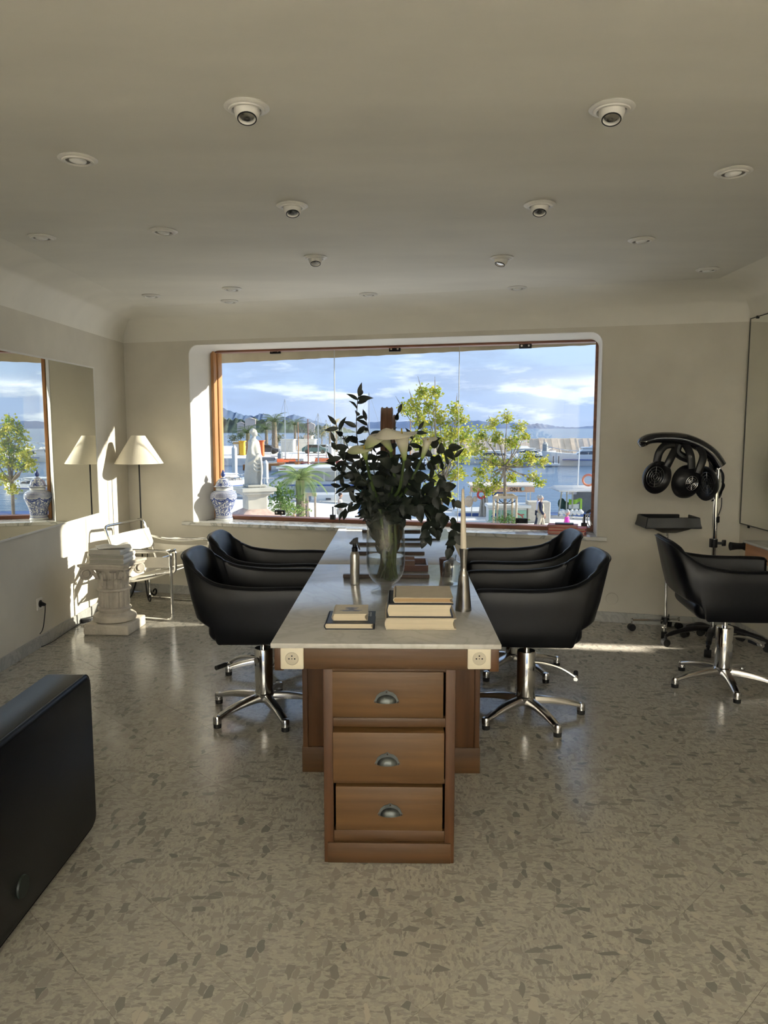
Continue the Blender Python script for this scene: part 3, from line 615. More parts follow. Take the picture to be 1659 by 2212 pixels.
# ================================================================ tubular armchair in the corner
def armchair():
    p = V((fz(373, 1342).x, fz(373, 1342).y, 0)); t = thing('tubular_armchair', 'chrome tube armchair with white leather slings in the sunny corner', 'armchair', p, WANG)
    Wd, D, H = .70, .66, .575; r = .0115
    def rrp(pts, rad, y=None):
        P = [V(q) for q in pts]; o = []
        for i, q in enumerate(P):
            a, c = P[i - 1], P[(i + 1) % len(P)]
            for k in range(5):
                s_ = k / 4; u = q + (a - q).normalized() * rad * (1 - s_) ** 2 + (c - q).normalized() * rad * s_ ** 2; o.append(u)
        return o
    for y in (0, Wd):
        bb = nb(); yi = .07 if y == 0 else Wd - .07
        tube(bb, rrp([(0, y, r), (0, y, H), (-D, y, H - .01), (-D, y, r)], .045), r, 10, True); sf = obj('side_frame', bb, chrome, t)
        bb = nb(); tube(bb, sm([(0, y, H), (.012, (y + yi) / 2, H + .006), (0, yi, H)], 4), r, 10); tube(bb, rrp([(0, yi, H), (-.0, yi, .395), (-.10, yi, .375), (-.20, yi, .36)], .03)[2:-2], r, 10); obj('arm_bridge', bb, chrome, t)
    y0, y1 = .07, Wd - .07
    bb = nb(); tube(bb, rrp([(-.48, y0, .24), (-.66, y0, .745), (-.66, y1, .745), (-.48, y1, .24)], .05)[2:-2], r, 10); obj('back_frame', bb, chrome, t)
    bb = nb(); tube(bb, [(-.04, y0, .39), (-.58, y0, .27)], r, 10); tube(bb, [(-.04, y1, .39), (-.58, y1, .27)], r, 10); tube(bb, [(-.58, y0, .27), (-.58, y1, .27)], r, 10); tube(bb, [(-.30, 0, .45), (-.30, Wd, .45)][:2], r * .8, 10); obj('seat_frame', bb, chrome, t)
    def sling(name, f, nu=12, nv=6, th=.006):
        bb = nb(); surf(bb, f, nu, nv); thick(bb, th); return obj(name, bb, wleather, t, ang=60)
    sling('seat_sling', lambda u, v: V((-.03 - .54 * u, y0 - .01 + (y1 - y0 + .02) * v, .402 - .12 * u - .03 * math.sin(PI * u))), 12, 6)
    def bk(a, c): return lambda u, v: (lambda z: V((-.48 - .18 * (z - .24) / .505 + .016 - .02 * math.sin(PI * v), y0 - .012 + (y1 - y0 + .024) * v, z)))(a + (c - a) * u)
    sling('back_sling', bk(.50, .665), 4, 12); sling('lower_back_sling', bk(.30, .385), 4, 12)
    for y in (0, Wd): sling('arm_sling', (lambda yy: lambda u, v: V((-.02 - (D - .04) * u, yy - .032 + .064 * v, H + .012 - .035 * math.sin(PI * u))))(y), 12, 3)
    for y in (0, Wd): 
        sling('side_strap', (lambda yy: lambda u, v: V((-.02 - (D - .04) * u, yy + .0, .44 + .085 * v - .012 * math.sin(PI * u))))(y + (.012 if y == 0 else -.012)), 10, 2)
armchair()
# ================================================================ plaster column stand with books
ca, cb, cc = fz(180, 1372), fz(277, 1374), fz(316, 1349)
cdir = (cb - ca).normalized(); cang = math.atan2(cdir.y, cdir.x); CW = (cb - ca).length; cctr = ca + cdir * CW / 2 + V((-cdir.y, cdir.x, 0)) * CW / 2; cctr.z = 0
col = thing('column_stand', 'weathered plaster capital column used as a stand for white books', 'pedestal', cctr, cang)
def CZ(y): return fy(245, y, cctr.y - CW * .3).z
bb = nb(); box(bb, (0, 0, .040), (CW, CW, .080), 0, .012, 3); bb = baked(bb, lambda o: None); obj('plinth', bb, stone, col)
ztop = CZ(1217)
bb = nb(); z1 = .08; zb = CZ(1320); 
lathe(bb, [(.14, .078), (.158, .09), (.163, .108), (.158, .126), (.145, .136), (.125, .142), (.115, .155), (.122, .168), (.128, .176), (.124, .186), (.112, .192), (.105, .20)], n=40); obj('base_moulding', bb, stone, col)
zf0, zf1 = .195, ztop - .215
bb = nb(); lathe(bb, [(.112, zf0), (.117, zf0 + .02), (.115, zf1 - .02), (.112, zf1)], n=120, fn=lambda r, z, t: r * (1 - .10 * max(0, math.cos(t * 16)) ** .6) if zf0 + .01 < z < zf1 - .01 else r); obj('fluted_drum', bb, stone, col)
bb = nb(); torus(bb, (0, 0, zf1 + .004), .117, .013, n=36); lathe(bb, [(.100, zf1), (.095, zf1 + .03), (.096, zf1 + .08), (.105, zf1 + .13), (.125, zf1 + .175), (.14, zf1 + .19)], n=48)
for ring_, (n_, h0, h1, out, w) in enumerate(((8, .01, .095, .035, .040), (8, .04, .155, .05, .038))):
    for k in range(n_):
        a = 2 * PI * (k + .5 * ring_) / n_; dr = V((math.cos(a), math.sin(a), 0)); nn = V((-dr.y, dr.x, 0))
        surf(bb, lambda u, v: dr * (.098 + out * u ** 3 + .016 * (1 - (2 * v - 1) ** 2) + .004 * math.cos(v * PI * 8)) + nn * ((v - .5) * 2 * w * (1 - u ** 3 * .5)) + V((0, 0, zf1 + h0 + (h1 - h0) * math.sin(u * 1.9) / math.sin(1.57))), 8, 10)
obj('acanthus_bell', bb, stone, col, ang=60)
bb = nb(); ab = []
for k in range(4):
    a = PI / 4 + k * PI / 2; A = V((math.cos(a), math.sin(a), 0)) * .282; B = V((math.cos(a + PI / 2), math.sin(a + PI / 2), 0)) * .282; mid = (A + B) / 2; t_ = (B - A).normalized()
    for q in range(9):
        s_ = q / 8; pt = A.lerp(B, .06 + .88 * s_); inw = -mid.normalized() * .045 * math.sin(PI * s_); ab.append(pt + inw)
skinrings(bb, [[p * .93 + V((0, 0, ztop - .038)) for p in ab], [p * .95 + V((0, 0, ztop - .022)) for p in ab], [p + V((0, 0, ztop - .016)) for p in ab], [p + V((0, 0, ztop)) for p in ab]]); obj('abacus', bb, stone, col, ang=40)
for k in range(4):
    a = PI / 4 + k * PI / 2; dr = V((math.cos(a), math.sin(a), 0)); c = dr * .212 + V((0, 0, ztop - .072)); nn = V((-dr.y, dr.x, 0)); bb = nb()
    pts = [c + (dr * math.cos(q * .42 + 1.9) + V((0, 0, math.sin(q * .42 + 1.9)))) * (.050 * (1 - q / 30)) for q in range(26)]; tube(bb, pts, [.015 - .006 * q / 25 for q in range(26)], 8, asp=1.0)
    cyl(bb, c - nn * .022, c + nn * .022, .026, n=20); tube(bb, sm([dr * .11 + V((0, 0, ztop - .15)), dr * .135 + V((0, 0, ztop - .10)), dr * .185 + V((0, 0, ztop - .035)), c + V((0, 0, .045))], 5), .014, 8); obj('volute', bb, stone, col)
def book(label, loc, rz, w, d, h, cover, pages, spine='left', ct=.003, over=.003, grp=None, cat='book', name='book', rounded=False):
    """w along x, d along y; spine on the left (-x), right (+x) or back (+y) side"""
    t = thing(name, label, cat, loc, rz, grp); bb = nb()
    sx = -1 if spine == 'left' else 1
    box(bb, (0, 0, ct / 2), (w, d, ct), 0, ct * .3, 1); box(bb, (0, 0, h - ct / 2), (w, d, ct), 0, ct * .3, 1)
    prof = [(sx * (w / 2 - .004), 0)]
    n_ = 8
    outer = [(sx * (w / 2 - .002 + .007 * math.sin(PI * q / n_)), h * q / n_) for q in range(n_ + 1)]; innr = [(x - sx * ct, z) for x, z in outer[::-1]]
    rs = [[V((x, y, z)) for x, z in outer + innr] for y in (-d / 2, d / 2)]; skinrings(bb, rs); obj('cover', bb, cover, t)
    bb = nb(); pin = [(sx * (w / 2 - .004 + .005 * math.sin(PI * q / n_)), ct + (h - 2 * ct) * q / n_) for q in range(n_ + 1)]
    fe = [(-sx * (w / 2 - over - .004 - (.006 * math.sin(PI * q / n_))), ct + (h - 2 * ct) * q / n_) for q in range(n_, -1, -1)]
    skinrings(bb, [[V((x, y, z)) for x, z in pin + fe] for y in (-d / 2 + over, d / 2 - over)]); obj('pages', bb, pages, t); return t
whitebk = mat('white_cover', (.74, .71, .64), .55); greyp = mat('grey_page_edges', (.38, .36, .30), .8, scale=6, stretch=(1, 1, 80)); ink = mat('black_cover', (.02, .024, .032), .45)
bz = ztop; ctr = cctr + V((-.005, -.03, 0)) + V((.01, 0, 0))
for k, (h, w, d, dx, lb) in enumerate(((.036, .27, .23, 0, 'bottom white book of the stack on the plaster column'), (.036, .27, .23, .002, 'middle white book of the stack on the plaster column'), (.037, .25, .22, -.008, 'top white book of the stack on the plaster column'))):
    book(lb, (ctr.x + dx, ctr.y, bz + .001), cang + (.02 if k < 2 else -.02), w, d, h - .002, whitebk, greyp if k < 2 else mat('light_pages', (.55, .52, .45), .8), 'right', grp='books on the column'); bz += h
bb = nb(); surf(bb, lambda u, v: V(((u - .5) * .24, (v - .5) * .19, .004 + .016 * math.sin(u * 5) ** 2 * (v) + .006 * math.sin(v * 9 + u * 4))), 14, 12); thick(bb, .002)
o = obj('magazine', bb, whitebk, None, (ctr.x + .02, ctr.y - .01, bz + .003), .5); tag(o, 'crumpled pale magazine lying open on top of the book stack', 'magazine')
# ================================================================ floor lamp
lp = V((-2.335, 6.80, 0)); lamp = thing('floor_lamp', 'slim black floor lamp with cream cone shade in the corner', 'lamp', lp)
def LZ(y): return fy(287, y, lp.y).z
bb = nb(); z0, z1 = LZ(1001), LZ(941); lathe(bb, [(.213, z0), (.060, z1)], n=48); bb.faces.ensure_lookup_table()
for f in [f for f in bb.faces if len(f.verts) > 4]: bb.faces.remove(f)
thick(bb, .002); shade = obj('lamp_shade', bb, shadem, lamp, ang=60)
N, L, b_ = nodes(shadem); b_.inputs['Subsurface Weight'].default_value = 0
bb = nb(); tube(bb, [(0, 0, .30), (0, 0, z1 - .01)], .007, 10); lathe(bb, [(.001, z1 - .14), (.016, z1 - .14), (.016, z1 - .09), (.001, z1 - .09)], n=16); obj('pole', bb, blackp, lamp)
bb = nb(); sph(bb, (0, 0, z1 - .065), .026, 14); obj('bulb', bb, whitec, lamp)
bb = nb(); 
for a in (0, 2.1, 4.2): tube(bb, [(0, 0, z1 - .012), (.058 * math.cos(a), .058 * math.sin(a), z1 - .004)], .0022, 6)
obj('shade_spider', bb, blackp, lamp)
for a in (-.9, 1.2, 3.5):
    dr = V((math.cos(a), math.sin(a), 0)); bb = nb(); pts = [(0, .33), (.03, .31), (.05, .24), (.07, .14), (.10, .055), (.13, .015), (.165, .012), (.18, .04), (.165, .062), (.14, .055), (.132, .04)]
    tube(bb, sm([dr * x + V((0, 0, z)) for x, z in pts], 5), .0075, 8); obj('curled_foot', bb, blackp, lamp)
# ================================================================ ginger jar on the sill
def bluewhite():
    m = mat('blue_and_white_porcelain', (.78, .80, .80), .12, coat=.4); N, L, b = nodes(m)
    tc = [n for n in N if n.type == 'TEX_COORD'][0]; sp = N.new('ShaderNodeSeparateXYZ'); L.new(tc.outputs['Object'], sp.inputs[0])
    def math_(op, a, b_=None, c=None):
        n = N.new('ShaderNodeMath'); n.operation = op
        for i, v in enumerate((a, b_, c)):
            if v is None: continue
            if isinstance(v, (int, float)): n.inputs[i].default_value = v
            else: L.new(v, n.inputs[i])
        return n.outputs[0]
    ang = math_('ARCTAN2', sp.outputs[1], sp.outputs[0]); z = sp.outputs[2]
    cx = N.new('ShaderNodeCombineXYZ'); L.new(math_('MULTIPLY', ang, .13), cx.inputs[0]); L.new(z, cx.inputs[1])
    nz = N.new('ShaderNodeTexNoise'); nz.inputs['Scale'].default_value = 22; nz.inputs['Detail'].default_value = 3; nz.inputs['Distortion'].default_value = 2.2; L.new(cx.outputs[0], nz.inputs[0])
    scroll = math_('LESS_THAN', math_('ABSOLUTE', math_('SUBTRACT', nz.outputs[0], .5)), .045)
    blob = math_('GREATER_THAN', nz.outputs[0], .575)
    def band(a, c): return math_('MULTIPLY', math_('GREATER_THAN', z, a), math_('LESS_THAN', z, c))
    lat = math_('GREATER_THAN', math_('MULTIPLY', math_('SINE', math_('ADD', math_('MULTIPLY', ang, 34), math_('MULTIPLY', z, 330))), math_('SINE', math_('SUBTRACT', math_('MULTIPLY', ang, 34), math_('MULTIPLY', z, 330)))), -.05)
    lap = math_('ADD', .205, math_('MULTIPLY', math_('ABSOLUTE', math_('SINE', math_('MULTIPLY', ang, 3))), -.03))
    lapl = math_('LESS_THAN', math_('ABSOLUTE', math_('SUBTRACT', z, lap)), .006)
    dots = math_('MULTIPLY', band(.205, .255), lat)
    body = math_('MULTIPLY', band(.04, .20), math_('MAXIMUM', scroll, blob))
    lidp = math_('MULTIPLY', band(.31, .372), math_('MAXIMUM', scroll, blob))
    lines = None
    for a, w in ((.022, .003), (.034, .002), (.258, .002), (.268, .002), (.302, .003), (.383, .003)):
        q = math_('LESS_THAN', math_('ABSOLUTE', math_('SUBTRACT', z, a)), w); lines = q if lines is None else math_('MAXIMUM', lines, q)
    fin = band(.395, .60)
    tot = math_('MAXIMUM', math_('MAXIMUM', math_('MAXIMUM', dots, body), math_('MAXIMUM', lidp, lines)), math_('MAXIMUM', lapl, fin))
    mx = N.new('ShaderNodeMix'); mx.data_type = 'RGBA'; L.new(tot, mx.inputs[0]); mx.inputs[6].default_value = (.74, .77, .78, 1); mx.inputs[7].default_value = (.035, .07, .27, 1); L.new(mx.outputs[2], b.inputs['Base Color']); return m
bwm = bluewhite(); jp = fz(484, 1122, SZ); jar = thing('ginger_jar', 'blue and white lidded porcelain jar on the window sill', 'jar', (jp.x, jp.y, SZ)); jar.scale = (1.06, 1.06, 1.03); 
bb = nb(); lathe(bb, sm([(.001, 0, 0), (.078, 0, 0), (.080, .006, 0), (.076, .02, 0), (.074, .05, 0), (.082, .10, 0), (.104, .16, 0), (.119, .20, 0), (.120, .225, 0), (.108, .25, 0), (.080, .268, 0), (.066, .275, 0), (.064, .30, 0), (.001, .30, 0)], 4) and [(p.x, p.y) for p in sm([(.001, 0, 0), (.078, 0, 0), (.080, .006, 0), (.076, .02, 0), (.074, .05, 0), (.082, .10, 0), (.104, .16, 0), (.119, .20, 0), (.120, .225, 0), (.108, .25, 0), (.080, .268, 0), (.066, .275, 0), (.064, .30, 0), (.001, .30, 0)], 4)], n=48); obj('body', bb, bwm, jar, ang=60)
bb = nb(); lathe(bb, [(.001, .300), (.070, .300), (.086, .304), (.086, .309), (.072, .316), (.066, .33), (.058, .35), (.044, .37), (.026, .384), (.013, .390), (.012, .397), (.001, .398)], n=40); ld = obj('lid', bb, bwm, jar, ang=50)
bb = nb(); lathe(bb, [(.001, .396), (.012, .398), (.019, .41), (.019, .42), (.012, .437), (.006, .452), (.001, .462)], n=24); obj('finial', bb, bwm, ld)
# items at the right end of the sill
p = fz(1225, 1152, SZ); ra = WANG
for k, (w, d, h, dx, lb, m) in enumerate(((.30, .15, .028, 0, 'bottom red folder box on the right end of the sill', redm), (.30, .15, .022, .006, 'second red folder box on the sill under the pink one', mat('coral_box', (.62, .12, .10), .5)), (.24, .13, .020, -.035, 'pink red notebook on top of the red boxes', mat('pink_cover', (.50, .12, .11), .5)))):
    book(lb, (p.x + dx, p.y, SZ + .001 + (0, .030, .054)[k]), ra, w, d, h, m, mat('red_pages', (.50, .30, .24), .7), 'left', grp='red boxes on the sill')
bb = nb(); box(bb, (0, 0, .005), (.15, .07, .010), 0, .003, 2); o = obj('phone_case', bb, mat('slate_leather', (.03, .035, .05), .4), None, (p.x - .025, p.y, SZ + .077), ra + .05); tag(o, 'dark slate wallet lying on the pink notebook on the sill', 'wallet')
p = fz(1270, 1146, SZ); bb = nb()
for k in range(4):
    c = V((.0 + .012 * k, -.01 * k, .075 + .004 * k)); M_ = Matrix.Rotation(.3 * k, 3, 'Z') @ Matrix.Rotation(1.25, 3, 'X'); tube(bb, [c + M_ @ V(((.045 + .004 * k) * math.cos(a), (.068 - .004 * k) * math.sin(a), 0)) for a in [2 * PI * q / 28 for q in range(28)]], .0045, 6, True)
tube(bb, sm([(.03, 0, .02), (.06, -.02, .01), (.07, .02, .06), (.065, .04, .14)], 5), .004, 6)
o = obj('cable_coil', bb, whitep, None, (p.x, p.y, SZ)); tag(o, 'coil of white cable leaning in the right window corner', 'cable')
t = thing('seedling_pot', 'tiny green seedling in a clear cup on the sill corner', 'plant', (p.x + .055, p.y - .035, SZ)); bb = nb(); lathe(bb, [(.001, 0), (.018, 0), (.024, .035), (.022, .035), (.016, .003), (.001, .003)], n=20); obj('cup', bb, whitep, t)
lm = mat('seedling_green', (.20, .32, .05), .5)
for k in range(7):
    a = k * 2.4; bb = nb(); dr = V((math.cos(a), math.sin(a), 0)); nn = V((-dr.y, dr.x, 0)); surf(bb, lambda u, v: dr * (.035 * u) + nn * ((v - .5) * .022 * math.sin(PI * u ** .8)) + V((0, 0, .04 + .02 * u - .02 * u * u + k * .003)), 5, 2); obj('leaf', bb, lm, t, fixn=False)
# ================================================================ things on the table
def onT(x, y): p = T(x, y); return (p.x, p.y, TZ)
a, c = T(833, 1361), T(985, 1361); w = (c - a).length
b1 = book('thick cream book at the bottom of the right table stack', ((a.x + c.x) / 2, a.y + .135, TZ + .001), .01, w, .27, .044, cream, paper, 'left', .004, grp='books on the near end of the table')
a2 = fy(838, 1333, a.y).x; c2 = fy(980, 1333, a.y).x
book('thick black-bound book with cream pages in the middle of the right stack', ((a2 + c2) / 2, a.y + .125, TZ + .046), -.005, c2 - a2, .235, .052, ink, paper, 'left', .004)
a3 = fy(851, 1300, a.y).x; c3 = fy(979, 1300, a.y).x
b3 = book('cream cloth book lying on top of the right table stack', ((a3 + c3) / 2 + .002, a.y + .125, TZ + .099), -.005, c3 - a3, .215, .020, cream, mat('brown_pages', (.42, .28, .15), .7), 'left', .003)
w3 = c3 - a3
bb = nb()
for k in range(9): tube(bb, sm([(-.045 + .010 * k, .037 + .002 * math.sin(k * 2), .0202), (-.041 + .010 * k, .040 + .003 * math.sin(k * 3.1), .0203), (-.037 + .010 * k, .036, .0202)], 3), .0005, 4)
obj('cover_foil_line', bb, mat('silver_foil', (.62, .58, .50), .3, .6), b3)
a, c = T(702, 1360), T(809, 1360)
bsm = book('flat black book with white spine marks under the small cream book', ((a.x + c.x) / 2, a.y + .095, TZ + .001), .01, (c - a).length, .19, .024, ink, paper, 'left', .003)
wl_ = mat('white_print', (.6, .6, .6), .5)
bb = nb()
for i, x in enumerate((-.070, .064, .074)):
    for k in range(9): box(bb, (x + .0015 * math.sin(k * 2.3), .012 + .0075 * k, .0242), (.005 + .003 * (k % 2), .0022 + .002 * (k % 3 == 0), .0004))
obj('cover_marks', bb, wl_, bsm)
a, c = fy(718, 1340, a.y + .03), fy(793, 1340, a.y + .03)
bcr = book('small cream book with a blue ink drawing on its cover', ((a.x + c.x) / 2 + .001, a.y + .075, TZ + .0265), .02, (c.x - a.x), .15, .026, mat('ivory_cover', (.72, .64, .50), .6), paper, 'left', .0015, .001)
pr_ = mat('blue_grey_ink', (.30, .31, .40), .7, var=.2, scale=60); bb = nb()
def blob(cx_, cy_, rx, ry, k, ph): return [(cx_ + rx * (1 + .16 * math.sin(k * t_ + ph)) * math.cos(t_), cy_ + ry * (1 + .16 * math.sin(k * t_ + ph)) * math.sin(t_)) for t_ in [2 * PI * q / 28 for q in range(28)]]
prism(bb, blob(.0, -.022, .040, .012, 5, 0), .0262, .0264); prism(bb, blob(.0, .006, .021, .014, 4, 1), .0262, .02645); prism(bb, blob(.0, .024, .025, .006, 3, 1), .0262, .0265); obj('cover_drawing', bb, pr_, bcr)
# candle holder and candle
x, y, z = onT(1002, 1322); hd = thing('candle_holder', 'tall waisted steel candle holder on the table', 'candle holder', (x, y + .03, z)); Yc = y + .03
def HZ(py): return fy(1002, py, Yc).z - TZ
zt = HZ(1185); prof = [(.001, 0), (.0335, 0)]
for k in range(21):
    s_ = k / 20; r_ = .0335 * (1 - s_ * 1.0) ** 1.0 * .72 + .0095 if s_ < .62 else .0095 + .0335 * .38 * .72 * (1 - (s_ - .62) / .38) * .35 + .0095 * ((s_ - .62) / .38) ** 1.6
    prof.append((min(r_, .0338), .004 + (zt - .004) * s_))
prof += [(.0145, zt + .001), (.001, zt + .001)]
bb = nb(); lathe(bb, prof, n=40); obj('body', bb, dsteel, hd)
cn = thing('taper_candle', 'ivory taper candle standing in the steel holder', 'candle', (x - .002, Yc, TZ + zt + .001)); hc = HZ(1056) - zt; bb = nb(); lathe(bb, [(.001, 0), (.0125, 0), (.0125, .01), (.0095, hc * .6), (.0055, hc * .97), (.003, hc), (.001, hc)], n=20, M=Matrix.Rotation(-.02, 3, 'Y')); obj('wax', bb, wax, cn)
bb = nb(); tube(bb, [(-.0, 0, hc - .002), (-.001, 0, hc + .009)], .0008, 5); obj('wick', bb, blackp, cn)
# spray bottle
x, y, z = onT(766, 1264); sb = thing('spray_bottle', 'brushed aluminium spray bottle with black trigger on the table', 'bottle', (x, y + .022, z)); hb = fy(766, 1192, y).z - TZ
bb = nb(); lathe(bb, [(.001, 0), (.021, 0), (.0225, .002), (.0225, hb - .02), (.020, hb - .009), (.013, hb), (.001, hb)], n=32); obj('bottle', bb, steel, sb)
bb = nb(); lathe(bb, [(.001, hb - .001), (.0145, hb - .001), (.0145, hb + .017), (.011, hb + .02), (.010, hb + .04), (.001, hb + .04)], n=24); obj('collar', bb, blackp, sb)
bb = nb(); M_ = Matrix.Rotation(PI / 2, 4, 'X') @ Matrix.Translation((0, hb, -.009))
prism(bb, [(-.022, .034), (-.026, .040), (-.019, .046), (-.006, .061), (.010, .067), (.017, .065), (.016, .052), (.010, .044), (.010, .032), (-.010, .032)], 0, .018, M_); h_ = obj('spray_head', bb, blackp, sb)
bb = nb(); prism(bb, [(.008, .050), (.016, .050), (.020, .030), (.027, .008), (.022, .006), (.013, .026)], .003, .015, M_); obj('trigger', bb, blackp, h_)
# carafe and tumbler
x, y, z = onT(975, 1268); cf = thing('glass_carafe', 'clear glass carafe beside the steel candle holder', 'carafe', (x + .005, y + .045, z)); bb = nb()
lathe(bb, [(.001, 0), (.041, 0), (.045, .006), (.046, .02), (.046, .095), (.040, .112), (.020, .120), (.0185, .128), (.022, .148), (.0205, .148), (.017, .128), (.0175, .122), (.038, .110), (.0440, .094), (.0440, .02), (.041, .006), (.001, .004)], n=40, closed=False); obj('body', bb, clearg, cf)
bb = nb(); sph(bb, (.010, 0, .142), (.010, .010, .009), 10); obj('stopper', bb, clearg, cf)
x, y, z = onT(965, 1248); gl = thing('amber_tumbler', 'brownish glass tumbler standing behind the clear carafe', 'glass', (x, y + .03, z)); bb = nb()
lathe(bb, [(.001, 0), (.030, 0), (.038, .095), (.036, .095), (.028, .004), (.001, .004)], n=32); obj('body', bb, tumblerg, gl)
# double sided table mirrors seen edge-on, on crossed bar feet
mgrain = brownw
def tmirror(label, y0, y1, xc, w, hz, tray):
    t = thing('table_mirror', label, 'mirror', (xc, (y0 + y1) / 2, TZ)); h = (y1 - y0) / 2 - .02
    for yy in (y0, y1):
        bb = nb(); box(bb, (0, yy - (y0 + y1) / 2, .009), (w, .030, .018), 0, .002, 1); obj('foot_bar', bb, brownw, t)
    zz0, zz1, rr = .03, hz, h * .55
    def arch(o, n_=10):
        pts = [(-h + o, zz0 + o)]; pts.append((h - o, zz0 + o)); R_ = rr - o
        for k in range(n_ + 1): a = PI / 2 * k / n_; pts.append((h - rr + R_ * math.cos(a), zz1 - rr + R_ * math.sin(a)))
        for k in range(n_ + 1): a = PI / 2 + PI / 2 * k / n_; pts.append((-h + rr + R_ * math.cos(a), zz1 - rr + R_ * math.sin(a)))
        return pts
    bb = nb(); prof = [(-.030, 0), (-.024, -.006), (-.018, 0), (-.008, 0), (0, -.007), (.008, 0), (.018, 0), (.024, -.006), (.030, 0), (.030, .045), (-.030, .045)]
    rs = []
    for xx, o in prof: rs.append([V((xx, yy, z_)) for yy, z_ in arch(o)])
    skinrings(bb, rs, closed=True); obj('frame', bb, mat('ribbed_walnut', (.13, .065, .04), .45, var=.3, scale=8), t, ang=30)
    bb = nb(); A = arch(.04); skinrings(bb, [[V((-.006, yy, z_)) for yy, z_ in A], [V((.006, yy, z_)) for yy, z_ in A]]); obj('glass', bb, mirrorm, t)
    bb = nb(); 
    for yy in (-h * .8, h * .8): box(bb, (0, yy, .025), (.05, .05, .02))
    obj('bracket', bb, brownw, t)
    return t
yA, yB, yC, yD = T(835, 1248).y, T(835, 1198).y, T(835, 1178).y, T(835, 1150).y
xm = (T(742, 1246).x + T(927, 1246).x) / 2
zmir = fy(838, 880, yA + .1).z - TZ
tmirror('nearer arched walnut table mirror seen edge-on behind the bouquet', yA, yB, xm, T(927, 1246).x - T(742, 1246).x, zmir, True)
tmirror('farther arched walnut table mirror seen edge-on, nearer the window', yC, yD, xm + .01, .42, zmir - .02, False)
# walnut tray with two small blocks
x0, x1, yf = T(860, 1240).x, T(921, 1236).x, T(921, 1236).y; tr = thing('walnut_tray', 'open walnut tray beside the nearer table mirror', 'tray', ((x0 + x1) / 2 + .01, yf + .12, TZ)); w_ = x1 - x0
bb = nb(); box(bb, (0, 0, .006), (w_, .22, .008)); box(bb, (0, -.107, .018), (w_, .008, .032)); box(bb, (0, .107, .018), (w_, .008, .032)); box(bb, (w_ / 2 - .004, 0, .018), (.008, .22, .032)); box(bb, (-w_ / 2 + .004, 0, .018), (.008, .22, .032)); obj('body', bb, mat('tray_walnut', (.10, .04, .03), .35, var=.3, stretch=(1, 8, 1)), tr)
for k, (yy, lb) in enumerate(((-.055, 'small brown wooden block at the front of the walnut tray'), (.075, 'small brown wooden block at the back of the walnut tray'))):
    bb = nb(); box(bb, (0, 0, .02), (.07, .035, .04), 0, .002, 1); o = obj('wooden_block', bb, mat('light_walnut', (.17, .10, .07), .5), None, ((x0 + x1) / 2 - .02, yf + .12 + yy, TZ + .011)); tag(o, lb, 'block')
# tablet lying flat near the far end, flat tray on the left far corner
p = T(908, 1161); tbt = thing('tablet_computer', 'black framed tablet with bright screen lying on the far end', 'tablet', (p.x, p.y, TZ)); bb = nb(); box(bb, (0, 0, .005), (.26, .24, .008), 0, .003, 2); obj('body', bb, blackp, tbt); bb = nb(); box(bb, (0, 0, .0095), (.235, .20, .001)); obj('screen', bb, mat('screen_glass', (.55, .60, .66), .08), tbt)
p = T(762, 1139.5); bb = nb(); box(bb, (0, 0, .004), (.13, .05, .006), 0, .002, 1); o = obj('comb_case', bb, steel, None, (p.x + .02, ty1 - .03, TZ)); tag(o, 'thin grey comb case at the far left corner of the table', 'case')
# ================================================================ vase
x, y, z = onT(833, 1287); VY = y + .065; VX = fy(833, 1250, VY).x; vs = thing('glass_vase', 'large footed clear glass vase half filled with water', 'vase', (VX, VY, TZ))
def VZ(py): return fy(833, py, VY).z - TZ
hv = VZ(1098); 
def foot6(r, z, t): return r * (1 + .05 * math.cos(6 * t)) if z < .02 else r
outer = [(.001, 0), (.063, 0), (.066, .005), (.060, .012), (.040, .022), (.030, .030), (.036, .040), (.058, .055), (.076, .080), (.086, .115), (.088, .15), (.087, .24), (.084, .31), (.088, .37), (.096, hv)]
innr = [(.093, hv), (.0845, .37), (.0805, .31), (.0835, .24), (.0845, .15), (.0825, .117), (.072, .084), (.054, .062), (.030, .052), (.001, .050)]
bb = nb(); lathe(bb, outer + innr, n=60, fn=foot6); obj('body', bb, vaseg, vs, ang=40)
wz = VZ(1200); bb = nb(); lathe(bb, [(.001, .0505), (.0300, .0525), (.0538, .0625), (.0718, .0842), (.0823, .117), (.0843, .15), (.0838, wz - .003), (.0835, wz), (.001, wz)], n=60); obj('water', bb, waterv, vs)
# ================================================================ bouquet: eucalyptus branches with individual leaves, calla lilies
leafm = mat('eucalyptus_leaf', (.007, .012, .0085), .5, var=.35, scale=20); stemm = mat('dark_stem', (.03, .035, .018), .6); greenst = mat('calla_stem', (.035, .06, .015), .4, var=.2); palest = mat('pale_stems', (.07, .095, .03), .4, var=.3, scale=12)
def leafmesh(kind):
    bb = nb(); L_, w = ((1, .13), (1, .17), (1, .34))[kind]
    def f(u, v):
        wd = w * (math.sin(PI * min(1, u * .97 + .03) ** (.75 if kind < 2 else .62)) ** (1 if kind < 2 else .8)); x_ = (v - .5) * 2
        return V((u * L_, x_ * wd, .10 * math.sin(u * 2.6) + .10 * w * abs(x_) * 2 - .12 * u * u))
    surf(bb, f, 9, 4); me = bpy.data.meshes.new('leaf'); bb.to_mesh(me); bb.free(); me.materials.append(leafm)
    for p_ in me.polygons: p_.use_smooth = True
    return me
LM = [leafmesh(0), leafmesh(1), leafmesh(2)]
def pY(px, py, dy=0.): return fy(px, py, VY + dy)
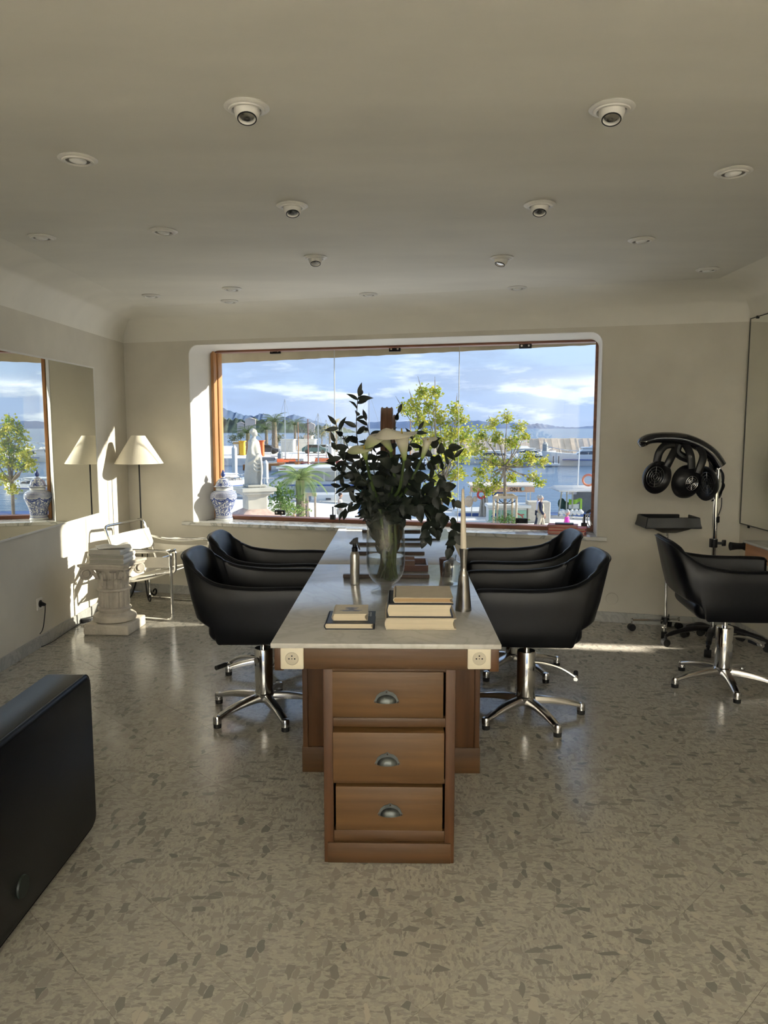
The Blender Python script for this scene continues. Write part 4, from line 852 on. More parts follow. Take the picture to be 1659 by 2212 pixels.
BR = [ # way points px, tip dy, leaf kind, count, size
    ([(800, 1070), (778, 990), (770, 930), (772, 872), (775, 852)], -.02, 1, 15, .085), ([(795, 1060), (765, 1000), (745, 950), (724, 915)], .05, 1, 14, .085), ([(800, 1075), (760, 1015), (735, 985), (722, 952)], -.08, 1, 12, .08),
    ([(800, 1090), (760, 1040), (735, 1020), (722, 1000)], .02, 1, 12, .08), ([(805, 1095), (775, 1060), (750, 1055), (735, 1050)], .10, 1, 10, .085), ([(805, 1100), (770, 1085), (752, 1090), (742, 1105)], -.08, 1, 10, .08),
    ([(815, 1060), (805, 1000), (800, 950), (790, 905)], .08, 1, 12, .085), ([(830, 1050), (835, 1000), (845, 950), (862, 888)], .10, 1, 12, .085), ([(840, 1060), (860, 1010), (885, 960), (905, 925)], .08, 1, 11, .08),
    ([(850, 1060), (885, 1010), (915, 975), (935, 955)], -.04, 2, 11, .07), ([(855, 1070), (900, 1025), (935, 990), (972, 968)], .06, 2, 12, .075), ([(860, 1080), (905, 1045), (945, 1025), (985, 985)], -.06, 1, 10, .075),
    ([(865, 1085), (905, 1065), (940, 1060), (958, 1052)], .05, 2, 12, .085), ([(870, 1095), (910, 1075), (950, 1075), (985, 1085)], -.05, 2, 11, .075), ([(870, 1095), (920, 1090), (960, 1110), (985, 1150), (972, 1188)], -.07, 2, 14, .075),
    ([(865, 1100), (905, 1100), (930, 1125), (925, 1150), (918, 1165)], -.03, 2, 11, .07), ([(865, 1090), (900, 1085), (925, 1100), (940, 1125), (945, 1150)], .05, 2, 10, .07),
    ([(825, 1085), (800, 1060), (790, 1040), (770, 1020)], -.13, 1, 12, .09), ([(835, 1080), (830, 1050), (840, 1020), (850, 1000)], -.14, 2, 14, .09), ([(845, 1085), (870, 1060), (885, 1040), (900, 1030)], -.13, 2, 13, .09),
    ([(830, 1100), (815, 1085), (800, 1080), (790, 1085)], -.12, 1, 12, .09), ([(840, 1100), (850, 1085), (865, 1085), (880, 1095)], -.12, 2, 12, .085), ([(835, 1060), (820, 1020), (815, 990), (812, 975)], -.10, 1, 11, .09), ([(845, 1060), (865, 1015), (875, 985), (880, 975)], .12, 1, 11, .085)]
DIRN = ['tallest upright', 'high left', 'far left upper', 'far left middle', 'left', 'low left drooping', 'inner upper left', 'upper middle', 'upper right', 'right inner', 'far right upper', 'far right tapering', 'right middle', 'right spreading', 'long drooping right', 'short drooping right', 'second drooping right', 'front left', 'front middle round-leaved', 'front right', 'low front left at the vase rim', 'low front right at the vase rim', 'inner front', 'rear middle']
for bi, (wps, dy, kind, cnt, size) in enumerate(BR):
    t = thing('eucalyptus_branch', DIRN[bi] + ' dark eucalyptus branch of the bouquet in the vase', 'branch', (0, 0, 0), 0, 'eucalyptus branches in the vase')
    n_ = len(wps); a0 = bi * 2.4; r0 = .03 + .02 * R()
    pts = [V((VX + r0 * math.cos(a0), VY + r0 * math.sin(a0), TZ + .075)), V((VX + r0 * .5 * math.cos(a0 + 2), VY + r0 * .5 * math.sin(a0 + 2), TZ + hv * .6)), V((VX + (wps[0][0] - 833) * .0012, VY + dy * .3, TZ + hv - .015))]
    P_ = pts + [pY(q[0], q[1], dy * (.35 + .65 * i / (n_ - 1))) for i, q in enumerate(wps)]; Q = sm(P_, 8)
    bb = nb(); tube(bb, Q, [.0032, .003, .0026, .0022, .0018, .0012], 6); st = obj('stem', bb, stemm, t)
    s0 = int(len(Q) * (.22 if 17 <= bi <= 22 else .38))
    cnt = int(cnt * 1.35)
    for k in range(cnt):
        f = (k + .6) / cnt; i = min(len(Q) - 2, int(s0 + (len(Q) - 1 - s0) * f)); p = Q[i]; d = (Q[i + 1] - Q[i - 1]).normalized()
        sd = d.orthogonal().normalized(); sd = Matrix.Rotation(k * 2.5 + U(-.4, .4), 3, d) @ sd
        last = k == cnt - 1; dr = (d if last else (d * U(.35, .8) + sd)).normalized(); dr = (dr + V((0, 0, -.25 * R()))).normalized()
        if kind == 2: dr = (dr + V((0, 0, -.25))).normalized()
        zz = (V((U(-.5, .5), -1, U(-.2, .8)))); zz = (zz - dr * zz.dot(dr)).normalized(); yy = zz.cross(dr)
        sc = size * U(.9, 1.3) * (1 - .35 * f); o = bpy.data.objects.new('leaf', LM[kind]); COL.objects.link(o); o.parent = st
        o.matrix_local = Matrix.Translation(p) @ Matrix((dr, yy, zz)).transposed().to_4x4() @ Matrix.Scale(sc, 4)
for bi, (wps, kind) in enumerate((([(822, 1190), (808, 1150), (800, 1112)], 1), ([(838, 1195), (835, 1155), (842, 1112)], 1), ([(848, 1190), (858, 1150), (868, 1112)], 2), ([(830, 1180), (818, 1140), (825, 1108)], 2), ([(845, 1170), (850, 1135), (852, 1105)], 1))):
    t = thing('eucalyptus_branch', ['left', 'middle', 'right', 'rear left', 'rear right'][bi] + ' eucalyptus sprig pressed inside the glass of the vase', 'branch', (0, 0, 0), 0, 'eucalyptus branches in the vase')
    Q = sm([V((VX + .01 * (bi - 2), VY + .008 * (bi - 2), TZ + .08))] + [pY(q[0], q[1], .02 * (bi - 2)) for q in wps], 8); bb = nb(); tube(bb, Q, [.003, .002], 6); st = obj('stem', bb, stemm, t)
    for k in range(18):
        i = min(len(Q) - 2, int(len(Q) * (.28 + .70 * k / 18))); p = Q[i]; d = (Q[i + 1] - Q[i - 1]).normalized(); sd = Matrix.Rotation(k * 2.5, 3, d) @ d.orthogonal().normalized(); dr = (d * 1.1 + sd * .55).normalized(); zz = V((U(-.6, .6), -1, U(-.2, .5))); zz = (zz - dr * zz.dot(dr)).normalized(); yy = zz.cross(dr)
        o = bpy.data.objects.new('leaf', LM[kind]); COL.objects.link(o); o.parent = st; o.matrix_local = Matrix.Translation(p) @ Matrix((dr, yy, zz)).transposed().to_4x4() @ Matrix.Scale(U(.045, .07), 4)
spm = mat('calla_spathe', (.66, .63, .52), .5, var=.04); N, L, b_ = nodes(spm); b_.inputs['Subsurface Weight'].default_value = .25; b_.inputs['Subsurface Radius'].default_value = (.01, .01, .005)
tc = [n for n in N if n.type == 'TEX_COORD'][0]; sp = N.new('ShaderNodeSeparateXYZ'); L.new(tc.outputs['Object'], sp.inputs[0]); mr = N.new('ShaderNodeMapRange'); L.new(sp.outputs[2], mr.inputs[0]); mr.inputs[1].default_value = .0; mr.inputs[2].default_value = .07
mx = N.new('ShaderNodeMix'); mx.data_type = 'RGBA'; L.new(mr.outputs[0], mx.inputs[0]); mx.inputs[6].default_value = (.20, .30, .04, 1); mx.inputs[7].default_value = (.68, .65, .54, 1); L.new(mx.outputs[2], b_.inputs['Base Color'])
def calla(label, px, py, dy, H_, Rr, tilt, az, lip, spx=None):
    """px,py = base of the funnel; flower grows along the tilted axis, the lip flares towards az"""
    b0 = pY(px, py, dy); t = thing('calla_lily', label, 'flower', b0); Mt = Matrix.Rotation(tilt[0], 3, 'X') @ Matrix.Rotation(tilt[1], 3, 'Y')
    def f(u, v):
        th = 2 * PI * u; c = .5 + .5 * math.cos(th - az); hh = H_ * (.72 + .28 * c ** 2) ; r = .006 + (Rr - .006) * (v ** 1.15) * (.7 + .5 * c)
        fl = max(0, v - .72) / .28; z = hh * v - fl ** 2 * lip * (.35 + .9 * c ** 1.5) * H_; r += fl ** 1.4 * Rr * (.45 + lip * 1.6 * c ** 2)
        r *= 1 + .03 * math.sin(th * 5) * v
        return Mt @ V((r * math.cos(th), r * math.sin(th), z))
    bb = nb(); surf(bb, f, 40, 16, True); thick(bb, .0016); obj('spathe', bb, spm, t, ang=80)
    bb = nb(); tube(bb, [Mt @ V((0, 0, z_)) for z_ in (.01, H_ * .4, H_ * .72)], [.005, .0055, .003], 8); obj('spadix', bb, mat('spadix_yellow', (.45, .33, .06), .6), t)
    base = V((VX + (px - 840) * .0003 + U(-.03, .03), VY + U(-.03, .03), TZ + .07)) - b0; mid = V((VX + (px - 836) * .0006, VY + dy * .4, TZ + hv + .02)) - b0
    bb = nb(); tube(bb, sm([base, (base + mid) / 2 + V((.005, 0, 0)), mid, mid * .4 + Mt @ V((0, 0, -.04)), Mt @ V((0, 0, .012))], 8), [.0085, .008, .0075, .0065], 10); obj('stem', bb, greenst, t)
calla('largest white calla lily of the bouquet with a broad lip turned left', 874, 994, -.15, .19, .055, (.12, -.10), 3.3, .34)
calla('white calla lily with a wide lip at the upper left of the bouquet', 846, 975, -.13, .14, .044, (.2, -.50), 3.2, .40)
calla('small drooping white calla lily at the left of the bouquet', 790, 992, -.15, .085, .034, (.25, -.12), 3.4, .38)
calla('slender closed white calla lily at the right of the bouquet', 912, 990, -.13, .125, .022, (.1, .28), .4, .16)
bb = nb()
for k in range(9):
    a = k * 2.4; r_ = .012 + .03 * ((k * .37) % 1); tube(bb, sm([(VX + .02 + r_ * math.cos(a) * .8, VY + r_ * math.sin(a), TZ + .062), (VX + .012 + r_ * .6 * math.cos(a), VY + r_ * .6 * math.sin(a), TZ + .2), (VX + r_ * .8 * math.cos(a + .4), VY + r_ * .8 * math.sin(a + .4), TZ + hv + .02)], 5), .006, 8)
o = obj('stem_bundle', bb, palest, None); tag(o, 'tied bundle of pale green stems standing in the vase water', 'stems', kind='stuff')
# ================================================================ hair processor on stand
YD_ = 5.42
def dv(px, py, dy=0.): return fy(px, py, YD_ + dy)
dp = fz(1545, 1367, .02); hd_ = thing('hair_dryer_stand', 'black three-headed hair processor on a tall chrome stand', 'hair dryer', (dp.x, YD_, 0)); o3 = V((dp.x, YD_, 0))
dl = lambda px, py, dy=0.: dv(px, py, dy) - o3
bb = nb(); p_ = dl(1544, 1368); xp = dl(1547, 1200).x; tube(bb, [(xp, 0, .08), dl(1542, 1190), dl(1548, 1040)], .017, 14); obj('lower_pole', bb, chrome, hd_)
bb = nb(); tube(bb, [dl(1545, 1160), dl(1552, 1005)], .011, 12); obj('upper_pole', bb, chrome, hd_)
bb = nb(); c = dl(1541, 1173); cyl(bb, c - V((0, 0, .03)), c + V((0, 0, .03)), .028, n=20); cyl(bb, c, c + V((.06, -.01, 0)), .009, n=10); box(bb, c + V((.07, -.01, .002)), (.03, .012, .045), 0, .005, 2); obj('height_clamp', bb, blackp, hd_)
bb = nb(); sp_ = sm([dl(1381, 962), dl(1402, 950), dl(1440, 947), dl(1478, 951), dl(1512, 965), dl(1538, 985), dl(1553, 1008)], 6); n_ = len(sp_); rs = []
for i, q in enumerate(sp_):
    d = (sp_[min(i + 1, n_ - 1)] - sp_[max(0, i - 1)]).normalized(); s_ = i / (n_ - 1); up_ = V((0, 1, 0)).cross(d); up_ = up_ if up_.z > 0 else -up_; w = .062 * min(1, (.45 + 6 * s_)) * (1 - .25 * s_); h = .040 * min(1, (.6 + 5 * s_)) * (1 + .35 * s_)
    r_ = []
    for k in range(14): a = 2 * PI * k / 14; r_.append(q + V((0, 1, 0)) * w * math.cos(a) + up_ * h * math.sin(a) * (1 if math.sin(a) > 0 else .75))
    rs.append(r_)
skinrings(bb, rs); hood = obj('arched_arm', bb, blackg, hd_, ang=50)
bb = nb(); q = sp_[2:9]; tube(bb, [v_ + V((0, -.030, .024)) for v_ in q[2:6]], .006, 6); obj('control_panel', bb, alum, hood)
bb = nb(); box(bb, dl(1548, 1011), (.03, .07, .02), 0, .004, 1); obj('end_cap', bb, alum, hood)
def pod(px, py, r, ax, loops, lb=None, front=True):
    c = dl(px, py, -.02); ax = V(ax).normalized(); q = ax.to_track_quat('Z', 'X').to_matrix(); bb = nb()
    lathe(bb, [(.001, -.055), (r * .45, -.052), (r * .8, -.035), (r * .97, -.008), (r, .012), (r * .93, .016), (r * .85, .004), (r * .7, -.018), (r * .01, -.022)], c, 36, q); pd = obj('heat_pod', bb, blackp, hd_, ang=50)
    s = 1 if front else -1; z_ = -.012 if front else -.056
    bb = nb(); rr = r * (.62 if front else .42)
    for k in (1, .72, .46, .22): torus(bb, c + q @ V((0, 0, z_)), rr * k, .0022, ax, 28, 6)
    for k in range(8): a = k * PI / 4; tube(bb, [c + q @ V((rr * .2 * math.cos(a), rr * .2 * math.sin(a), z_)), c + q @ V((rr * math.cos(a), rr * math.sin(a), z_))], .0018, 5)
    obj('fan_grille', bb, alum if not front else mat('dark_chrome', (.18, .18, .18), .3, .9), pd)
    for lp_ in loops:
        bb = nb(); tube(bb, sm([dl(*w_) for w_ in lp_], 6), .0175, 10, asp=1.6); obj('pod_arm', bb, blackp, pd)
pod(1418, 1031, .118, (.35, -1, -.15), [[(1418, 1003, -.02), (1424, 978, -.02), (1438, 962, -.01), (1456, 960, 0)], [(1440, 1008, -.03), (1448, 992, -.03), (1458, 972, -.01)]])
pod(1483, 1041, .120, (-.3, .9, .1), [[(1494, 1012, -.06), (1492, 985, -.06), (1484, 966, -.03), (1476, 958, 0)], [(1508, 1022, -.08), (1512, 1010, -.08), (1519, 985, -.07), (1510, 966, -.03)]], front=False)
pod(1524, 1044, .124, (-.95, -.25, -.1), [[(1538, 1020, .03), (1540, 1000, .02), (1536, 990, .0)]])
bb = nb(); tube(bb, sm([dl(1466, 960), dl(1462, 975), dl(1472, 985), dl(1490, 992)], 5), .030, 10); obj('arm_joint', bb, blackp, hd_)
bb = nb()
for k in range(5): tube(bb, sm([dl(1553, 1008), dl(1559 + k, 1025), dl(1560 + k * .6, 1045), dl(1555, 1062 + k * 3), dl(1545 - k * 2, 1078 + k), dl(1552, 1072), dl(1561 + k, 1050), dl(1559, 1040)], 5), .0045, 6)
tube(bb, sm([dl(1559, 1075), dl(1558, 1095), dl(1552, 1112), dl(1545, 1122)], 5), .004, 6); cd_ = obj('power_cord', bb, blackp, hd_); bb = nb(); box(bb, dl(1548, 1122), (.035, .03, .05), .3, .008, 2); obj('plug', bb, blackp, cd_)
bb = nb(); cyl(bb, (xp, 0, .06), (xp, 0, .13), .05, .03, 20); obj('base_hub', bb, blackp, hd_)
for k, a in enumerate((3.30, 4.25, 5.75, .35, 2.2)):
    dr = V((math.cos(a), math.sin(a), 0)); L_ = .36 if k != 3 else .26
    if k == 4: L_ = .22
    bb = nb(); c0 = V((xp, 0, 0)); tube(bb, sm([c0 + V((0, 0, .11)), c0 + dr * L_ * .4 + V((0, 0, .125)), c0 + dr * L_ * .8 + V((0, 0, .10)), c0 + dr * L_ + V((0, 0, .075))], 5), [.028, .026, .02, .014], 10, asp=.8); lg = obj('leg', bb, blackp, hd_)
    bb = nb(); e = c0 + dr * L_; nn = V((-dr.y, dr.x, 0)); cyl(bb, e - nn * .022 + V((0, 0, .028)), e + nn * .022 + V((0, 0, .028)), .027, n=18); cyl(bb, e + V((0, 0, .03)), e + V((0, 0, .075)), .010, n=10); obj('caster', bb, rubber, lg)
# ================================================================ tool trolley with tray
tp = fz(1437, 1344, .06); tr_ = thing('tray_trolley', 'black plastic tool tray on a thin chrome wheeled stand', 'trolley', (tp.x, tp.y, 0)); zt_ = fy(1441, 1140, tp.y).z
xo = fy(1441, 1145, tp.y).x - tp.x
bb = nb(); tube(bb, [(0, 0, .05), (xo, 0, zt_)], .012, 12); obj('pole', bb, chrome, tr_)
bb = nb(); cyl(bb, (0, 0, .05), (0, 0, .10), .035, .028, 18); obj('hub', bb, blackp, tr_)
for a in (3.25, 4.35, 1.0, .1, 5.6):
    L_ = .27 if a > 3 else .11; dr = V((math.cos(a), math.sin(a), 0)); nn = V((-dr.y, dr.x, 0)); bb = nb(); tube(bb, [nn * .012 + V((0, 0, .075)), dr * L_ + nn * .012 + V((0, 0, .085))], .005, 8); tube(bb, [nn * -.012 + V((0, 0, .075)), dr * L_ - nn * .012 + V((0, 0, .085))], .005, 8); cyl(bb, dr * L_ + V((0, 0, .045)), dr * L_ + V((0, 0, .10)), .007, n=10); lg = obj('leg', bb, chrome, tr_)
    bb = nb(); e = dr * L_; cyl(bb, e - nn * .02 + V((0, 0, .027)), e + nn * .02 + V((0, 0, .027)), .027, n=18); obj('caster', bb, rubber, lg)
w2 = (fy(1503, 1130, tp.y).x - fy(1383, 1130, tp.y).x) / 2; c = V((fy(1443, 1125, tp.y).x - tp.x, 0, zt_))
def rect(cx_, hx, hy, z): return [c + V((x_, y_, z)) for x_, y_ in ((cx_ - hx, -hy), (cx_ + hx, -hy), (cx_ + hx, hy), (cx_ - hx, hy))]
bb = nb(); skinrings(bb, [rect(0, w2, .13, .008), rect(0, w2, .13, .018), rect(0, w2 * .96, .126, .045), rect(0, w2 * .93, .122, .092), rect(0, w2 * .90, .118, .092), rect(0, w2 * .90, .118, .03)]); bmesh.ops.bevel(bb, geom=bb.edges[:], offset=.004, segments=1, affect='EDGES'); obj('tray', bb, blackp, tr_)
bb = nb(); skinrings(bb, [rect(0, .05, .04, -.035), rect(0, .12, .10, -.004), rect(0, .14, .12, .010)]); obj('tray_bracket', bb, blackp, tr_)
# ================================================================ wall counter at right
cp = fz(1607, 1166, .82); ct = thing('wall_counter', 'narrow wall counter with wooden drawer front and pale marble top', 'counter', (XR, 0, 0)); xf = fx(1607, 1167, 2.40); zt2 = xf.z; yF = xf.y; y0c = 2.6
bb = nb(); box(bb, ((2.395 - XR) / 2 - .002, (yF + y0c) / 2, zt2 - .008), (XR - 2.395, yF - y0c, .016), 0, .003, 1); obj('marble_top', bb, tablem, ct)
zb2 = fx(1607, 1203, 2.41).z
bb = nb(); box(bb, (2.405 + .008 - XR, (yF + y0c) / 2 - .005, (zt2 - .016 + zb2) / 2), (.016, yF - y0c - .02, zt2 - .016 - zb2), 0, .002, 1); obj('drawer_front', bb, counterw, ct)
bb = nb(); box(bb, ((2.42 - XR) / 2, yF - .02, (zt2 - .016 + zb2) / 2), (XR - 2.42, .018, zt2 - .016 - zb2)); box(bb, ((2.42 - XR) / 2, (yF + y0c) / 2, zb2 + .006), (XR - 2.42, yF - y0c - .03, .012)); obj('box_body', bb, counterw, ct)
bb = nb()
for yy in (yF - .25, yF - 1.4, y0c + .2): box(bb, (-.06, yy, zb2 - .05), (.12, .02, .10), 0, .002, 1)
obj('bracket', bb, blackp, ct)
t = thing('hand_dryer', 'black hand-held dryer hanging at the end of the wall counter', 'hair dryer', (2.42, yF + .05, zt2 - .05)); bb = nb(); M_ = Matrix.Rotation(PI / 2, 3, 'Y'); lathe(bb, [(.001, -.09), (.030, -.09), (.024, -.05), (.022, -.01), (.034, .02), (.036, .06), (.025, .08), (.001, .082)], n=20, M=M_); obj('barrel', bb, blackp, t); bb = nb(); tube(bb, [(.04, 0, 0), (.05, 0, -.12)], .013, 10); obj('handle', bb, blackp, t)
t = thing('counter_cables', 'thin black cables hanging in loops below the wall counter', 'cable', (0, 0, 0)); 
for k in range(2):
    bb = nb(); tube(bb, sm([V((2.50, yF - .02, zb2 - .0)), V((2.46, yF - .12, zb2 - .03 - .05 * k)), V((2.46, yF - .28, zb2 - .06 - .10 * k)), V((2.5, yF - .5, zb2 - .03)), V((2.5, yF - .7, zb2 - .02))], 6), .0035, 6); obj('cord', bb, blackp, t)
# ================================================================ OUTSIDE: quay, harbour, sea and hills
GZ, WZ = -2.9, -3.6
def G(px, py): return fz(px, py, GZ)
pavem = mat('quay_paving', (.80, .76, .70), .85, var=.12, scale=1.5); seam = mat('sea_water', (.045, .10, .17), .22, var=.25, scale=.02, bump=.0, spec=.6)
N, L, b_ = nodes(seam); tc = [n for n in N if n.type == 'MAPPING'][0]; mp2 = N.new('ShaderNodeMapping'); mp2.inputs['Scale'].default_value = (.35, 1.2, 1); L.new(N['Texture Coordinate'].outputs['Object'] if 'Texture Coordinate' in N else tc.outputs[0], mp2.inputs[0])
nz = N.new('ShaderNodeTexNoise'); nz.inputs['Scale'].default_value = .8; nz.inputs['Detail'].default_value = 6; L.new(mp2.outputs[0], nz.inputs[0]); bp = N.new('ShaderNodeBump'); bp.inputs['Strength'].default_value = .6; bp.inputs['Distance'].default_value = .5; L.new(nz.outputs[0], bp.inputs['Height']); L.new(bp.outputs[0], b_.inputs['Normal'])
bb = nb(); vv = [bb.verts.new(v_) for v_ in ((-6000, 20, WZ), (6000, 20, WZ), (9000, 14000, WZ), (-9000, 14000, WZ))]; bb.faces.new(vv); o = obj('sea', bb, seam); tag(o, 'blue harbour water and open sea out to the horizon', 'sea', kind='stuff')
qe = [(-70, 70), (-3.9, 45), (8.5, 37.4), (70, 0), (70, 6.2), (2.8, 6.2), (-2.9, 7.8), (-70, 25)]
qe = [(-70, 72), (-3.9, 45.2), (8.5, 37.6), (60, 6), (60, -8), (3.2, 6.3), (-2.9, 7.9), (-70, 25)]
bb = nb(); skinrings(bb, [[V((x, y, -4.6)) for x, y in qe], [V((x, y, GZ)) for x, y in qe]]); struct('ground', bb, pavem)['label'] = 'pale stone quay promenade below the window'
bb = nb(); A, B = V((-3.9, 45.2, 0)), V((8.5, 37.6, 0)); dd = (B - A).normalized(); L_ = 30
for k in range(26):
    c = A - dd * 8 + dd * (k * 1.2 + .6); c.z = GZ + .03; box(bb, c, (1.18, .45, .14), math.atan2(dd.y, dd.x), .02, 1)
struct('trim_4', bb, mat('kerb_stone', (.58, .54, .48), .8))['label'] = 'stone kerb along the quay edge'
# building facade below and around the window (outer skin) and awning valance
awm = mat('awning_canvas', (.62, .54, .40), .85, var=.12, scale=5, bump=.3, bscale=12)
bb = nb(); ns = 60
vz = [fw(485, 785, .60), fw(1283, 745, .52)]
s_a, s_b = (vz[0] - WA).dot(WU) - .9, (vz[1] - WA).dot(WU) + .9
def zval(s): t = (s - (vz[0] - WA).dot(WU)) / ((vz[1] - vz[0]).dot(WU)); return vz[0].z + (vz[1].z - vz[0].z) * t
def va(u, v):
    s = s_a + (s_b - s_a) * u; return wp(s, .59 - .08 * u + .006 * math.sin(s * 17) + .006 * math.sin(s * 41 + v * 3), zval(s) + .35 * v + .0015 * math.sin(s * 31) * (1 - v))
surf(bb, va, 120, 6); thick(bb, .003); aw = obj('valance', bb, awm, ang=80)
t = thing('awning', 'beige canvas awning edge hanging above the outside of the window', 'awning'); aw.parent = t
bb = nb(); surf(bb, lambda u, v: wp(s_a + (s_b - s_a) * u, RV + .05 + (.21 - .07 * u) * v, 2.62 - .02 * v + .008 * math.sin(u * 60 + v * 9)), 60, 4); thick(bb, .003); obj('canopy', bb, awm, t)
# statue on pedestal
def statue():
    D = 20; p = fy(549, 1000, D); zb = fy(549, 1062, D).z; t = thing('marble_statue', 'white draped marble statue turned to the right on a tall pedestal outside', 'statue', (p.x, D, 0), 0)
    H = fy(549, 926, D).z - (zb); bb = nb(); z0 = zb
    s = H / 1.0
    # draped body: rings from feet to shoulders; x = facing direction (right in the photo)
    prof = [(0, .00, .155, .12), (.04, .0, .150, .12), (.12, -.02, .140, .115), (.22, -.025, .135, .115), (.34, -.02, .130, .115), (.46, -.01, .128, .112), (.55, .0, .120, .108), (.62, .0, .108, .105), (.70, .005, .098, .108), (.76, .0, .092, .115), (.80, -.005, .085, .118), (.83, -.01, .060, .085), (.850, -.005, .034, .036), (.875, .002, .030, .030)]
    rs = []
    for i, (z, cx_, rx, ry) in enumerate(prof):
        r = []
        for k in range(40):
            a = 2 * PI * k / 40; f = 1
            if z < .66: f += .075 * math.sin(7 * a + z * 9 + 1.2 * math.sin(z * 14 + a)) * (1 - z * .6) + .04 * math.sin(13 * a - z * 16)
            r.append(V(((cx_ + rx * f * math.cos(a)) * s, (ry * f * math.sin(a)) * s, z * s)))
        rs.append(r)
    skinrings(bb, rs)
    sph(bb, V((.010, 0, .935)) * s, (.047 * s, .042 * s, .062 * s), 16); sph(bb, V((-.012, 0, .955)) * s, (.052 * s, .050 * s, .050 * s), 14)
    for k in range(9): a = k * .7; sph(bb, V((-.02 + .04 * math.cos(a), .046 * math.sin(a), .965 - .012 * (k % 3))) * s, .017 * s, 8)
    sph(bb, V((.058, 0, .925)) * s, (.012 * s, .008 * s, .014 * s), 8); sph(bb, V((.048, 0, .893)) * s, (.016 * s, .02 * s, .014 * s), 8)
    for sy in (-1, 1): tube(bb, [V(q) * s for q in ((-.005, sy * .105, .795), (-.025, sy * .125, .70), (-.02, sy * .125, .60), (.06, sy * .11, .545), (.115, sy * .06, .56))], [.036 * s, .034 * s, .030 * s, .026 * s, .020 * s], 10)
    tube(bb, [V(q) * s for q in sm([(.10, -.07, .60), (.06, -.12, .56), (.0, -.13, .50), (-.08, -.10, .46)], 4)], .022 * s, 8)
    for k in range(5): tube(bb, [V(q) * s for q in sm([(-.07 + k * .01, -.09, .74 - k * .05), (.02, -.125, .60 - k * .06), (.105, -.07, .56 - k * .055), (.12, .02, .57 - k * .05)], 5)], .010 * s, 6)
    for k in range(4): tube(bb, [V(q) * s for q in sm([(.11, -.02 - k * .02, .56), (.13, -.03 - k * .02, .38), (.12, -.04 - k * .02, .16), (.10, -.05 - k * .02, .02)], 5)], [.016 * s, .010 * s], 6)
    sph(bb, V((.12, -.04, .02)) * s, (.05 * s, .022 * s, .018 * s), 8)
    bb = remeshed(bb, .012 * s, 1)
    for v_ in bb.verts: v_.co.z += z0
    obj('figure', bb, statm, t, ang=80)
    def zz(y): return fy(549, y, D).z
    bb = nb(); R_ = math.radians(27)
    for w, a, c in ((.44, zz(1065), zz(1046) + .0), (.50, zz(1051), zz(1046)), (.92, zz(1060), zz(1052)), (.80, zz(1066), zz(1060)), (.62, zz(1070), zz(1066))):
        box(bb, (0, 0, (a + c) / 2 - (.22 if w == .44 else 0) * 0), (w, w, abs(c - a)), R_, .01, 1)
    box(bb, (0, 0, z0 - .03), (.44, .44, .1), R_, .01, 1); obj('pedestal_cap', bb, statm, t)
    bb = nb(); box(bb, (0, 0, (zz(1068) + zz(1112)) / 2), (.52, .52, zz(1068) - zz(1112)), R_, .01, 1); obj('pedestal_die', bb, statm, t)
    bb = nb(); M_ = Matrix.Rotation(R_, 3, 'Z')
    tube(bb, [M_ @ V(q) for q in ((.28, .0, zz(1075)), (.30, .02, zz(1085)), (.28, 0, zz(1098)), (.31, .0, zz(1108)))], [.06, .085, .06, .075], 10); sph(bb, M_ @ V((.29, 0, zz(1073))), .07, 10); obj('relief_figure', bb, statm, t)
    bb = nb(); zt_, zl = zz(1098), zz(1118); skinrings(bb, [[M_ @ V((x * .9, y * .9, zl)) for x, y in ((-.75, -.75), (.75, -.75), (.75, .75), (-.75, .75))], [M_ @ V((x, y, zt_)) for x, y in ((-.26, -.26), (.26, -.26), (.26, .26), (-.26, .26))]]); box(bb, (0, 0, (zl + GZ) / 2), (1.3, 1.3, zl - GZ), R_); obj('sloped_plinth', bb, mat('pink_stone', (.52, .36, .30), .8, var=.2), t)
statue()
# ---------------------------------------------------------------- trees on the promenade
def leafmat(name, c1, c2):
    m = mat(name, c1, .5, scale=6, col2=c2); N, L, b = nodes(m); o = [n for n in N if n.type == 'OUTPUT_MATERIAL'][0]
    r = [n for n in N if n.type == 'VALTORGB'][0]; oi = [n for n in N if n.type == 'TEX_NOISE'][0]; oi.inputs['Scale'].default_value = 3.5
    tr = N.new('ShaderNodeBsdfTranslucent'); mx = N.new('ShaderNodeMixShader'); mx.inputs[0].default_value = .42; L.new(r.outputs[0], tr.inputs[0]); L.new(b.outputs[0], mx.inputs[1]); L.new(tr.outputs[0], mx.inputs[2]); L.new(mx.outputs[0], o.inputs[0]); return m
planeL = leafmat('plane_leaf', (.16, .27, .025), (.62, .54, .07)); palmL = leafmat('palm_leaf', (.10, .20, .05), (.30, .38, .12)); palmD = leafmat('far_palm_leaf', (.05, .10, .035), (.13, .18, .06)); bushL = leafmat('bush_leaf', (.05, .12, .02), (.16, .26, .06)); greyL = leafmat('grey_tree_leaf', (.09, .12, .08), (.17, .18, .13)); bark = mat('pale_bark', (.20, .16, .12), .9, var=.3, scale=5); yellowP = leafmat('yellow_palm_leaf', (.45, .33, .03), (.6, .45, .08))
